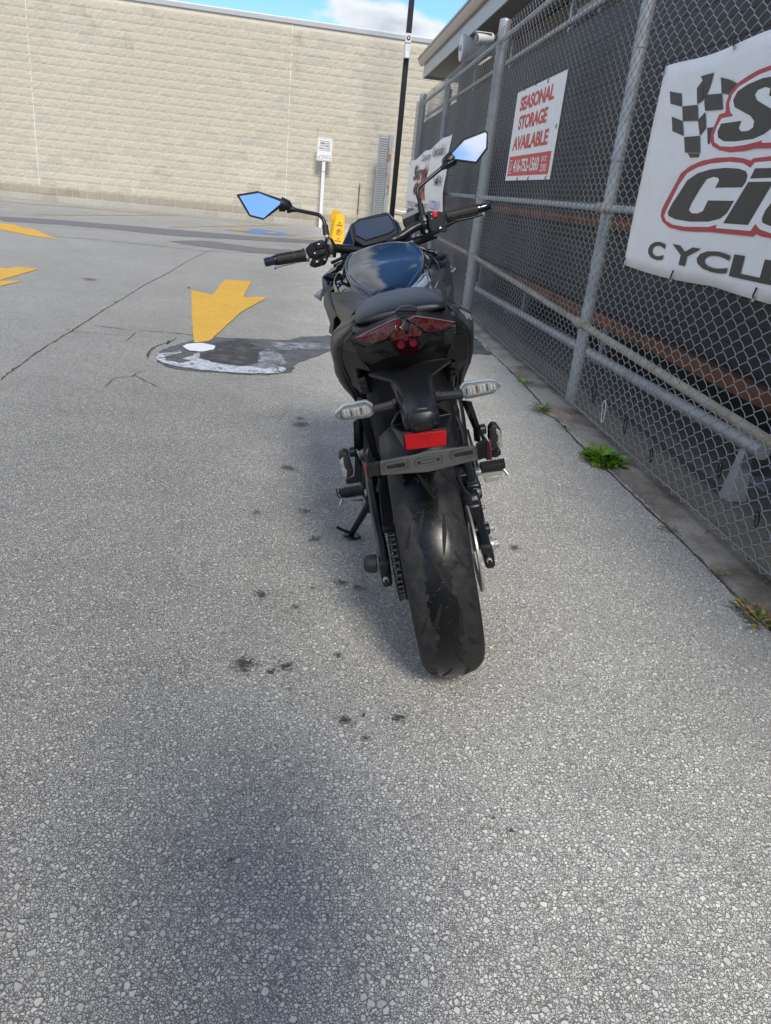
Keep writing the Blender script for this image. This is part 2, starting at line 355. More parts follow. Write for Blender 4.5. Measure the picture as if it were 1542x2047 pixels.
        if rot: o.rotation_euler = rot
        if solid: d = o.modifiers.new('s', 'SOLIDIFY'); d.thickness = solid; d.offset = off
        if bevel: d = o.modifiers.new('b', 'BEVEL'); d.width = bevel; d.segments = seg; d.limit_method = 'ANGLE'; d.angle_limit = R(35); d.harden_normals = False
        if sub: d = o.modifiers.new('u', 'SUBSURF'); d.levels = sub; d.render_levels = sub
        return o
def tess(P):
    t = tessellate_polygon([[Vector(p) for p in P]]); out = []
    nn = Vector((0, 0, 0)); n = len(P)
    for i in range(n): nn += P[i].cross(P[(i + 1) % n])
    for a in t:
        q = (P[a[1]] - P[a[0]]).cross(P[a[2]] - P[a[0]])
        out.append(a if q.dot(nn) > 0 else (a[0], a[2], a[1]))
    return out
def resample(P, n):
    L = [0]
    for i in range(1, len(P)): L.append(L[-1] + (P[i] - P[i - 1]).length)
    out = []
    for k in range(n):
        d = L[-1] * k / (n - 1); i = 1
        while i < len(P) - 1 and L[i] < d: i += 1
        u = (d - L[i - 1]) / max(1e-9, L[i] - L[i - 1]); out.append(P[i - 1].lerp(P[i], min(1, max(0, u))))
    return out
def copy_ob(o, parent=None, loc=None):
    c = o.copy(); COL.objects.link(c); c.parent = parent
    if loc is not None: c.location = loc
    return c
def sheet(name, pts, z, mat, parent=None):
    m = MB(); P = [Vector((p[0], p[1], z)) for p in pts]; m.add(P, [tuple(t) for t in tess(P)])
    return m.ob(name, mat, parent, smooth=0)
def text_mesh(txt, size=1.0, bold=0.0, sx=1.0, sy=1.0, shear=0.0, align='LEFT', space=1.0, res=3):
    cu = bpy.data.curves.new('lettering', 'FONT'); cu.body = txt; cu.size = size; cu.offset = bold; cu.shear = shear; cu.align_x = align
    cu.resolution_u = res; cu.space_character = space
    o = bpy.data.objects.new('lettering', cu); COL.objects.link(o)
    dg = bpy.context.evaluated_depsgraph_get(); me = bpy.data.meshes.new_from_object(o.evaluated_get(dg)); bpy.data.objects.remove(o)
    me.transform(Matrix.Diagonal((sx, sy, 1, 1))); return me
def text_on(name, txt, mat, parent, origin, ux, uy, width=None, height=None, **k):
    """lettering laid in the plane origin + ux,uy (unit vectors); stretched to width and cap height"""
    me = text_mesh(txt, **k); vs = [v.co for v in me.vertices]
    x0 = min(v.x for v in vs); x1 = max(v.x for v in vs); y0 = min(v.y for v in vs); y1 = max(v.y for v in vs)
    fx = width / (x1 - x0) if width else 1; fy = height / (y1 - y0) if height else fx
    if width is None: fx = fy
    ux = Vector(ux); uy = Vector(uy); o = Vector(origin)
    for v in me.vertices: v.co = o + ux * ((v.co.x - x0) * fx) + uy * ((v.co.y - y0) * fy)
    me.materials.clear(); me.materials.append(MT[mat]); ob = bpy.data.objects.new(name, me); COL.objects.link(ob)
    if parent: ob.parent = parent
    return ob

# ------------------------------------------------------------ measured outlines (metres)
K = {
 'light_left': [(-0.0877,-0.05,0.894),(-0.0377,-0.07,0.9118),(-0.0023,-0.1,0.9246),(0.0052,-0.11,0.9241),(0.0109,-0.115,0.9182),(-0.0113,-0.11,0.9032),(-0.0263,-0.1,0.8892),(-0.0581,-0.08,0.8809),(-0.0893,-0.05,0.8864)],
 'light_right': [(0.0254,-0.115,0.9223),(0.0406,-0.1,0.9234),(0.0751,-0.08,0.9092),(0.1227,-0.05,0.8876),(0.1027,-0.07,0.8817),(0.0824,-0.08,0.8802),(0.0559,-0.1,0.8888),(0.0429,-0.11,0.9068),(0.0321,-0.115,0.9142)],
 'light_mid': [(-0.0036,-0.105,0.925),(0.0427,-0.105,0.9242),(0.0426,-0.115,0.9076),(0.0515,-0.115,0.8911),(0.048,-0.115,0.8767),(0.0385,-0.11,0.8589),(0.0244,-0.1,0.8478),(0.0065,-0.095,0.8459),(-0.0066,-0.1,0.8537),(-0.0139,-0.11,0.8689),(-0.0197,-0.115,0.8873),(-0.0192,-0.115,0.8929),(-0.0042,-0.115,0.9051)],
 'light_dot': [(0.003,-0.125,0.9224),(0.0131,-0.125,0.8864),(0.0014,-0.125,0.874),(0.0269,-0.125,0.8734)],
 'lens_l': [(-0.0162,-0.124,0.8986),(0.0048,-0.124,0.9129),(0.0143,-0.124,0.9008),(0.0117,-0.124,0.8887),(-0.0148,-0.124,0.8869)],
 'lens_r': [(0.0221,-0.124,0.8994),(0.0293,-0.124,0.9144),(0.0488,-0.124,0.8932),(0.0452,-0.124,0.8854),(0.0188,-0.124,0.8897)],
 'cov0': [(-0.0941,0.0,0.9119),(-0.0292,-0.02,0.9234),(0.025,-0.03,0.9302),(0.0775,-0.02,0.92),(0.1199,0.0,0.9115)],
 'cov1': [(-0.0991,-0.035,0.8922),(-0.0423,-0.07,0.9127),(0.0204,-0.1,0.9277),(0.0714,-0.075,0.913),(0.1269,-0.035,0.8879)],
 'cov2': [(-0.0975,-0.04,0.8819),(-0.0567,-0.085,0.8887),(0.0138,-0.115,0.8948),(0.0827,-0.085,0.8857),(0.1288,-0.04,0.88)],
 'bracket': [(0.0031,-0.05,0.9349),(0.0163,-0.05,0.9418),(0.0375,-0.05,0.9401),(0.0506,-0.05,0.933),(0.0483,-0.05,0.9264),(0.0305,-0.05,0.9133),(0.0136,-0.05,0.9129)],
 'mask': [(-0.0975,-0.04,0.8819),(-0.0585,-0.08,0.8786),(-0.0269,-0.1,0.8858),(-0.0213,-0.11,0.8866),(-0.0127,-0.1,0.8596),(0.0062,-0.09,0.842),(0.0328,-0.1,0.8486),(0.0524,-0.11,0.8866),(0.082,-0.08,0.8779),(0.1248,-0.04,0.8772),(0.1226,0.0,0.8287),(0.1031,0.02,0.8005),(0.0691,0.0,0.8239),(0.0178,-0.04,0.8343),(-0.0312,-0.04,0.8362),(-0.0687,0.0,0.8172),(-0.0864,0.02,0.8032),(-0.0985,0.0,0.8457)],
 'sideL_out': [(-0.0876,0.02,0.9135),(-0.1332,0.12,0.886),(-0.1622,0.16,0.8629),(-0.1632,0.16,0.8385),(-0.1618,0.17,0.8141)],
 'sideL_out2': [(-0.1612,0.17,0.8206),(-0.1664,0.2,0.7701),(-0.1587,0.24,0.7254),(-0.1411,0.28,0.6851),(-0.135,0.3,0.6622)],
 'sideL_in': [(-0.0857,0.0,0.9161),(-0.1183,0.02,0.8817),(-0.137,0.05,0.8593),(-0.1417,0.1,0.8078),(-0.1364,0.18,0.7438),(-0.1239,0.24,0.6923)],
 'sideR_out': [(0.12,0.02,0.9135),(0.1559,0.1,0.8839),(0.1889,0.15,0.8624),(0.1858,0.16,0.8131),(0.1775,0.17,0.7577)],
 'sideR_out2': [(0.1764,0.17,0.7685),(0.1695,0.19,0.7333),(0.154,0.23,0.6914),(0.1527,0.26,0.6632)],
 'sideR_in': [(0.1308,0.0,0.8838),(0.1548,0.03,0.8547),(0.1614,0.05,0.8252),(0.1572,0.1,0.7698),(0.14,0.16,0.7282),(0.137,0.24,0.6712)],
 'flapL': [(-0.0995,-0.03,0.8799),(-0.0964,-0.01,0.8568),(-0.0975,0.0,0.8517),(-0.1299,0.04,0.8542),(-0.1177,0.0,0.8831),(-0.0957,-0.03,0.9038)],
 'flapR': [(0.1307,-0.03,0.8791),(0.1257,-0.02,0.858),(0.1508,0.02,0.8439),(0.1523,0.01,0.8564),(0.1339,-0.03,0.8859)],
 'underL': [(-0.1301,0.04,0.8532),(-0.0975,0.0,0.8517),(-0.0712,0.0,0.803),(-0.1089,0.06,0.8057),(-0.1086,0.15,0.7207),(-0.1364,0.18,0.7438),(-0.1417,0.1,0.8078)],
 'underR': [(0.1508,0.02,0.8439),(0.1263,-0.01,0.8539),(0.0992,0.0,0.8042),(0.1213,0.04,0.7847),(0.1252,0.12,0.728),(0.1542,0.1,0.7656),(0.1576,0.05,0.8146)],
 'fT': [(-0.0807,0.0,0.8002),(-0.0323,-0.02,0.8113),(0.0108,-0.04,0.8119),(0.0559,-0.02,0.81),(0.097,0.0,0.8046),(0.1115,0.0,0.7974),(0.0404,-0.12,0.7944),(0.0557,-0.15,0.784),(0.0472,-0.26,0.7736),(0.0455,-0.28,0.7696),(0.0165,-0.3,0.7779),(-0.0122,-0.29,0.7718),(-0.027,-0.24,0.7924),(-0.0247,-0.16,0.7936),(-0.0104,-0.13,0.7949),(-0.0373,-0.05,0.7903)],
 'cap': [(-0.0123,-0.3,0.7748),(-0.0059,-0.3,0.7794),(0.0167,-0.3,0.7789),(0.0408,-0.3,0.7762),(0.0445,-0.3,0.7696),(0.0434,-0.3,0.7502),(0.0351,-0.3,0.7399),(0.0123,-0.3,0.7404),(-0.0094,-0.3,0.7476),(-0.0168,-0.3,0.7599)],
 'capfull': [(-0.0153,-0.3,0.7705),(-0.0061,-0.3,0.7822),(0.0341,-0.3,0.7804),(0.0458,-0.3,0.7721),(0.0443,-0.3,0.7529),(0.0321,-0.3,0.7401),(-0.0076,-0.3,0.7386),(-0.0146,-0.3,0.7491)],
 'fenderlow': [(-0.0318,-0.25,0.7697),(0.0517,-0.25,0.7675),(0.0779,-0.22,0.7383),(0.0515,-0.28,0.6989),(0.0593,-0.29,0.7286),(-0.0268,-0.29,0.7345),(-0.0303,-0.28,0.7022),(-0.0501,-0.22,0.736)],
 'reflector': [(-0.0261,-0.305,0.7401),(0.0549,-0.305,0.7341),(0.0515,-0.305,0.7041),(-0.0282,-0.305,0.7095)],
 'plate': [(-0.0816,-0.31,0.6962),(-0.0115,-0.31,0.6967),(0.0105,-0.31,0.6995),(0.1032,-0.31,0.6927),(0.108,-0.31,0.6889),(0.1073,-0.31,0.6634),(0.009,-0.31,0.6568),(-0.0828,-0.31,0.6676),(-0.0849,-0.31,0.6709)],
 'plateslotL': [(-0.0735,-0.325,0.6915),(-0.0297,-0.325,0.69),(-0.0337,-0.325,0.6823),(-0.0737,-0.325,0.683)],
 'plateslotR': [(0.0661,-0.325,0.6896),(0.0977,-0.325,0.6876),(0.0966,-0.325,0.6794),(0.0651,-0.325,0.6827)],
 'platehole': [(-0.0072,-0.325,0.6808),(0.0305,-0.325,0.6796)],
 'plarmR': [(0.1088,-0.3,0.6903),(0.1175,-0.29,0.6909),(0.1297,-0.28,0.689),(0.1269,-0.28,0.653),(0.1063,-0.3,0.6584)],
 'plarmL': [(-0.0823,-0.3,0.6915),(-0.1004,-0.28,0.6868),(-0.1075,-0.28,0.6861),(-0.1101,-0.28,0.657),(-0.1034,-0.29,0.6616),(-0.0855,-0.3,0.664)],
 'srefR': [(0.1254,-0.27,0.7066),(0.1387,-0.27,0.6786),(0.1365,-0.27,0.6437),(0.1282,-0.27,0.6433),(0.131,-0.27,0.6797)],
 'srefL': [(-0.1098,-0.27,0.7039),(-0.1095,-0.27,0.6849),(-0.1122,-0.27,0.6503),(-0.106,-0.27,0.6458),(-0.1051,-0.27,0.682),(-0.1033,-0.27,0.7068)],
 'indL': [(-0.1576,-0.22,0.7806),(-0.1371,-0.22,0.793),(-0.0891,-0.22,0.794),(-0.0772,-0.22,0.7835),(-0.0752,-0.22,0.7677),(-0.0854,-0.22,0.7614),(-0.143,-0.22,0.7643),(-0.157,-0.22,0.7742)],
 'indR': [(0.1012,-0.22,0.7839),(0.11,-0.22,0.793),(0.1639,-0.22,0.7904),(0.1783,-0.22,0.7845),(0.1847,-0.22,0.7756),(0.1664,-0.22,0.7621),(0.1086,-0.22,0.7607),(0.1005,-0.22,0.7685)],
 'indstemL': [(-0.0788,-0.2,0.773),(-0.0263,-0.2,0.7733)],
 'indstemR': [(0.05,-0.2,0.773),(0.1049,-0.2,0.7703)],
 'seat': [(-0.0915,0.0,0.9211),(-0.0899,0.03,0.9332),(-0.077,0.08,0.9408),(-0.0523,0.16,0.9431),(-0.0016,0.24,0.9392),(0.0489,0.26,0.934),(0.0941,0.25,0.9227),(0.116,0.17,0.918),(0.1228,0.09,0.9144),(0.1204,0.0,0.915),(0.0772,-0.03,0.9239),(0.0249,-0.04,0.9328),(-0.0286,-0.03,0.9284),(-0.0641,-0.02,0.9204),(-0.0844,-0.01,0.9171)],
 'tank_front': [(-0.0764,0.9,0.992),(-0.0451,0.95,1.0),(0.0005,0.98,1.0002),(0.0601,0.98,0.9962),(0.0852,0.97,0.9922),(0.1012,0.95,0.9835),(0.1209,0.92,0.9801)],
 'tank_panel': [(-0.0913,0.85,0.9712),(-0.0846,0.66,0.9483),(-0.0841,0.56,0.9338),(-0.0302,0.4,0.9145),(0.0565,0.4,0.9172),(0.102,0.58,0.9155),(0.1263,0.68,0.923),(0.1305,0.82,0.953),(0.1247,0.92,0.9811)],
 'tank_edge': [(-0.116,0.9,0.9784),(-0.1025,0.78,0.9661),(-0.0989,0.66,0.9445),(-0.1621,0.66,0.9172),(-0.0942,0.5,0.9304),(-0.0486,0.34,0.9185)],
 'shroudL': [(-0.1137,0.94,0.9746),(-0.1621,0.955,0.9608),(-0.1984,0.945,0.9397),(-0.2015,0.935,0.9233),(-0.1911,0.91,0.9061),(-0.181,0.89,0.8886),(-0.1149,0.85,0.927),(-0.1137,0.865,0.9428)],
 'shroudR': [(0.1299,0.95,0.9764),(0.2199,0.975,0.9384),(0.2307,0.965,0.9299),(0.2211,0.93,0.8917),(0.2038,0.92,0.8959),(0.1457,0.87,0.9323),(0.1427,0.91,0.961)],
 'kneeL': [(-0.1665,0.68,0.9156),(-0.1015,0.52,0.9263),(-0.0459,0.33,0.9179),(-0.0931,0.28,0.9014),(-0.1263,0.3,0.8675),(-0.1507,0.48,0.87),(-0.162,0.62,0.8963)],
 'kneeR': [(0.1409,0.8,0.9392),(0.208,0.85,0.9016),(0.1847,0.7,0.8805),(0.1586,0.4,0.8657),(0.136,0.32,0.8922),(0.1192,0.3,0.9091),(0.06,0.38,0.919),(0.0984,0.52,0.9226),(0.125,0.66,0.9253)],
 'lowerL': [(-0.2045,0.98,0.9188),(-0.2047,0.95,0.8855),(-0.2063,0.85,0.8592),(-0.1813,0.6,0.8341),(-0.1881,0.55,0.8177),(-0.1745,0.5,0.8128),(-0.1614,0.5,0.8595),(-0.1507,0.48,0.87),(-0.1804,0.88,0.8898)],
 'lowerR': [(0.2322,0.98,0.9285),(0.2345,0.95,0.8909),(0.2253,0.85,0.8458),(0.1945,0.6,0.819),(0.1586,0.4,0.8657),(0.1818,0.7,0.8611),(0.2164,0.9,0.8954)],
 'findL': [(-0.255,1.12,0.8639),(-0.2164,1.12,0.8821),(-0.2111,1.12,0.8694),(-0.2302,1.12,0.8375)],
 'findR': [(0.2478,1.12,0.8728),(0.2723,1.12,0.8624),(0.2526,1.12,0.8507)],
 'barL': [(-0.3722,0.915,1.0196),(-0.3342,0.92,1.02),(-0.2257,0.94,1.0165),(-0.1443,0.97,1.0174),(-0.1122,0.985,1.0093),(-0.0706,1.0,0.997)],
 'barR': [(0.0543,1.0,1.004),(0.088,1.01,1.0111),(0.1281,1.02,1.0262),(0.1596,1.03,1.0338),(0.1849,1.035,1.0358),(0.2456,1.04,1.0429),(0.3631,1.05,1.0473),(0.4061,1.055,1.0508)],
 'swL': [(-0.2314,0.93,1.0364),(-0.2131,0.93,1.0488),(-0.1734,0.93,1.0549),(-0.1615,0.93,1.0438),(-0.1575,0.93,1.0068),(-0.1626,0.93,0.9941),(-0.1761,0.93,0.976),(-0.2132,0.93,0.9725),(-0.2301,0.93,0.9837),(-0.2131,0.93,1.0058),(-0.2304,0.93,1.0249)],
 'swR': [(0.1898,1.02,1.0742),(0.2368,1.02,1.0633),(0.2429,1.02,1.0554),(0.2405,1.02,1.0239),(0.245,1.02,1.0046),(0.2365,1.02,0.9969),(0.189,1.02,1.008),(0.1843,1.02,1.025)],
 'kill': [(0.2027,0.985,1.0694),(0.2196,0.985,1.0696),(0.2179,0.985,1.0509),(0.2023,0.985,1.0515)],
 'hazard': [(0.211,0.985,1.0217),(0.2315,0.985,1.0213),(0.2323,0.985,1.0109),(0.2116,0.985,1.0102)],
 'resv': [(0.1067,1.08,1.0601),(0.1677,1.08,1.0744),(0.1702,1.08,1.0438),(0.115,1.08,1.0281),(0.1084,1.08,1.0341)],
 'leverL': [(-0.3513,1.0,0.9929),(-0.3185,1.0,0.995),(-0.2632,1.0,0.9977),(-0.2316,1.0,0.9953)],
 'leverR': [(0.3882,1.12,1.0234),(0.3371,1.12,1.0198),(0.2862,1.12,1.0185),(0.206,1.12,0.9927),(0.1177,1.12,0.9849)],
 'mstemL': [(-0.1539,0.96,1.0336),(-0.1546,0.965,1.0539),(-0.1565,0.97,1.0631),(-0.155,0.98,1.0939),(-0.1566,0.985,1.1098),(-0.1638,0.99,1.1221),(-0.1743,0.995,1.1306),(-0.2413,1.03,1.1555),(-0.2669,1.04,1.1645),(-0.2764,1.045,1.1679)],
 'mstemR': [(0.1762,1.035,1.0419),(0.1729,1.035,1.06),(0.1707,1.04,1.1009),(0.1678,1.045,1.1301),(0.1711,1.05,1.1437),(0.1805,1.055,1.1534),(0.2604,1.08,1.1931),(0.2842,1.085,1.203),(0.3043,1.09,1.2091)],
 'mirL': [(-0.4302,1.0536,1.2396),(-0.3569,1.0459,1.2375),(-0.2695,1.0216,1.1922),(-0.276,1.0187,1.1821),(-0.3569,1.0146,1.1485),(-0.4014,1.0255,1.1673)],
 'mirL_n': [(-0.09,-0.9398,0.3296)],
 'glassL': [(-0.4195,1.0426,1.2337),(-0.3541,1.0355,1.2314),(-0.2817,1.0141,1.19),(-0.3537,1.0081,1.1533),(-0.3952,1.0183,1.1709)],
 'glassL_n': [(-0.09,-0.9398,0.3296)],
 'mirR': [(0.2787,1.0935,1.2223),(0.3519,1.1013,1.2725),(0.4289,1.0936,1.2824),(0.434,1.0899,1.2747),(0.4236,1.0741,1.2277),(0.3788,1.0667,1.1898),(0.3416,1.0763,1.2008),(0.2871,1.0907,1.2179)],
 'mirR_n': [(-0.137,-0.9293,0.343)],
 'glassR': [(0.2904,1.0844,1.2244),(0.3527,1.0907,1.2663),(0.4238,1.0845,1.2778),(0.4268,1.0818,1.2716),(0.417,1.0684,1.2314),(0.377,1.0612,1.1961)],
 'glassR_n': [(-0.137,-0.9293,0.343)],
 'cl_out': [(-0.0715,1.03,1.0761),(-0.0434,1.05,1.0912),(0.0625,1.08,1.0902),(0.0821,1.06,1.0524),(0.0859,1.04,1.026),(0.0633,1.02,1.0105),(-0.0418,0.99,1.0053),(-0.0681,1.0,1.0301)],
 'cl_in': [(-0.0604,1.03,1.0782),(-0.0389,1.045,1.0853),(0.061,1.07,1.0837),(0.0709,1.055,1.0618),(0.0736,1.04,1.0383),(0.0551,1.02,1.035),(-0.0289,1.0,1.0229),(-0.0489,1.0,1.0418),(-0.0589,1.0,1.0448)],
 'cowl': [(-0.1203,1.12,1.0154),(-0.0757,1.18,1.0767),(-0.0473,1.2,1.0861),(0.068,1.22,1.089),(0.0977,1.18,1.0509),(0.1012,1.12,1.0222),(0.0633,1.05,1.0028),(-0.0518,1.05,1.0001)],
 'clip': [(-0.004,0.93,1.0081),(0.0308,0.93,1.0057),(0.029,0.93,0.9789),(0.004,0.93,0.976),(-0.0059,0.93,0.9883)],
 'swaL': [(-0.1334,0.35,0.4065),(-0.1436,0.27,0.3917),(-0.1472,0.19,0.3669),(-0.1458,0.12,0.34),(-0.1443,0.07,0.3205),(-0.1449,0.03,0.3094),(-0.1426,-0.02,0.2957),(-0.1408,-0.05,0.2977),(-0.1201,-0.05,0.2963),(-0.1175,0.0,0.3195),(-0.1219,0.1,0.3447),(-0.1273,0.16,0.3617),(-0.1297,0.25,0.3792),(-0.125,0.35,0.4049)],
 'chain': [(-0.098,0.0185,0.3956),(-0.098,0.032,0.3641),(-0.098,-0.0103,0.3544),(-0.098,-0.0153,0.3208),(-0.098,-0.0203,0.2868),(-0.098,-0.0493,0.2605),(-0.098,-0.0545,0.2264)],
 'guard': [(-0.1182,0.0,0.411),(-0.0804,0.0,0.4089),(-0.0803,0.08,0.4362),(-0.0752,0.22,0.4575),(-0.1144,0.22,0.4652),(-0.1167,0.09,0.4447)],
 'sticker': [(-0.087,0.072,0.4395),(-0.0816,0.072,0.4385),(-0.0834,0.01,0.4171),(-0.0882,0.01,0.418)],
 'capL': [(-0.178,0.0,0.3318),(-0.1514,0.0,0.3264)],
 'adjL': [(-0.1411,-0.06,0.3502),(-0.1161,-0.06,0.3479),(-0.1199,-0.06,0.3267),(-0.1322,-0.06,0.3127),(-0.137,-0.06,0.3136),(-0.1429,-0.06,0.3341)],
 'adjR': [(0.1097,-0.06,0.3469),(0.1372,-0.06,0.3451),(0.1363,-0.06,0.3291),(0.1265,-0.06,0.3135),(0.1211,-0.06,0.3146),(0.1099,-0.06,0.3319)],
 'boltL': [(-0.1317,-0.065,0.3098)],
 'boltR': [(0.1243,-0.065,0.3115)],
 'swaR': [(0.1438,0.35,0.4064),(0.167,0.35,0.4018),(0.1588,0.27,0.3721),(0.1551,0.21,0.3559),(0.1439,0.12,0.3215),(0.1478,0.03,0.3181),(0.1444,-0.02,0.3124),(0.1361,-0.05,0.2963),(0.1091,-0.05,0.2966),(0.1162,0.0,0.3261),(0.1277,0.08,0.3378),(0.1056,0.14,0.3416),(0.1185,0.22,0.3727),(0.1337,0.27,0.3771)],
 'axR': [(0.1546,0.0,0.321)],
 'calip': [(0.1113,0.15,0.3816),(0.1536,0.15,0.3785),(0.1441,0.1,0.357),(0.1076,0.1,0.3617)],
 'tor': [(0.1092,0.08,0.3415),(0.1426,0.08,0.3427),(0.1531,0.08,0.3406)],
 'pegL': [(-0.2499,0.42,0.3699),(-0.1702,0.42,0.3703),(-0.1738,0.42,0.3516),(-0.2351,0.42,0.354)],
 'pegLm': [(-0.2351,0.42,0.354),(-0.1738,0.42,0.3516),(-0.1771,0.42,0.3425),(-0.228,0.42,0.3445)],
 'pegR': [(0.1845,0.42,0.3729),(0.2581,0.42,0.3701),(0.2578,0.42,0.3556),(0.2474,0.42,0.3488),(0.1832,0.42,0.3526)],
 'pegRm': [(0.1832,0.42,0.3526),(0.2474,0.42,0.3488),(0.2376,0.42,0.336),(0.2238,0.42,0.3357),(0.188,0.42,0.3369)],
 'feeL': [(-0.2471,0.42,0.3401),(-0.2345,0.42,0.3425)],
 'plL': [(-0.2263,0.42,0.3458),(-0.1801,0.42,0.335),(-0.184,0.42,0.3227),(-0.227,0.42,0.3345)],
 'plR': [(0.1879,0.42,0.3354),(0.2364,0.42,0.3377),(0.2318,0.42,0.3223),(0.1916,0.42,0.3213)],
 'ppegL': [(-0.2079,0.25,0.5458),(-0.1942,0.25,0.5531),(-0.1808,0.25,0.5462),(-0.1812,0.25,0.5306),(-0.1784,0.25,0.4838),(-0.1971,0.25,0.4729),(-0.2074,0.25,0.4895)],
 'ppegR': [(0.2026,0.25,0.5394),(0.2116,0.25,0.5518),(0.2259,0.25,0.5478),(0.2353,0.25,0.5279),(0.2309,0.25,0.487),(0.2217,0.25,0.4729),(0.2074,0.25,0.4784),(0.1988,0.25,0.509)],
 'ppbL': [(-0.1631,0.27,0.5402),(-0.1542,0.27,0.495),(-0.1623,0.27,0.4465),(-0.2052,0.27,0.4475),(-0.2047,0.27,0.4638),(-0.179,0.27,0.4676)],
 'ppbR': [(0.2056,0.27,0.4679),(0.2308,0.27,0.467),(0.2289,0.27,0.4513),(0.2168,0.27,0.4456),(0.2019,0.27,0.4485)],
 'brR': [(0.147,0.18,0.6429),(0.1618,0.18,0.6401),(0.1816,0.25,0.5486),(0.1811,0.27,0.4927),(0.1753,0.27,0.4965),(0.1751,0.25,0.537)],
 'brL': [(-0.1482,0.2,0.6402),(-0.132,0.2,0.6371),(-0.1524,0.27,0.5323),(-0.1646,0.27,0.5462)],
 'stand': [(-0.1616,0.52,0.2708),(-0.2007,0.47,0.2352),(-0.2356,0.42,0.2244)],
 'standfoot': [(-0.2686,0.7251,0.0765)],
 'standfoot_w': [(0.1744,2.4085,0.0)],
 'toe': [(-0.3138,0.7251,0.1224),(-0.2647,0.7251,0.0874)],
 'standtop': [(-0.1807,0.8451,0.1363)],
 'shock': [(0.1182,0.3,0.5979),(0.1318,0.25,0.5454)],
}
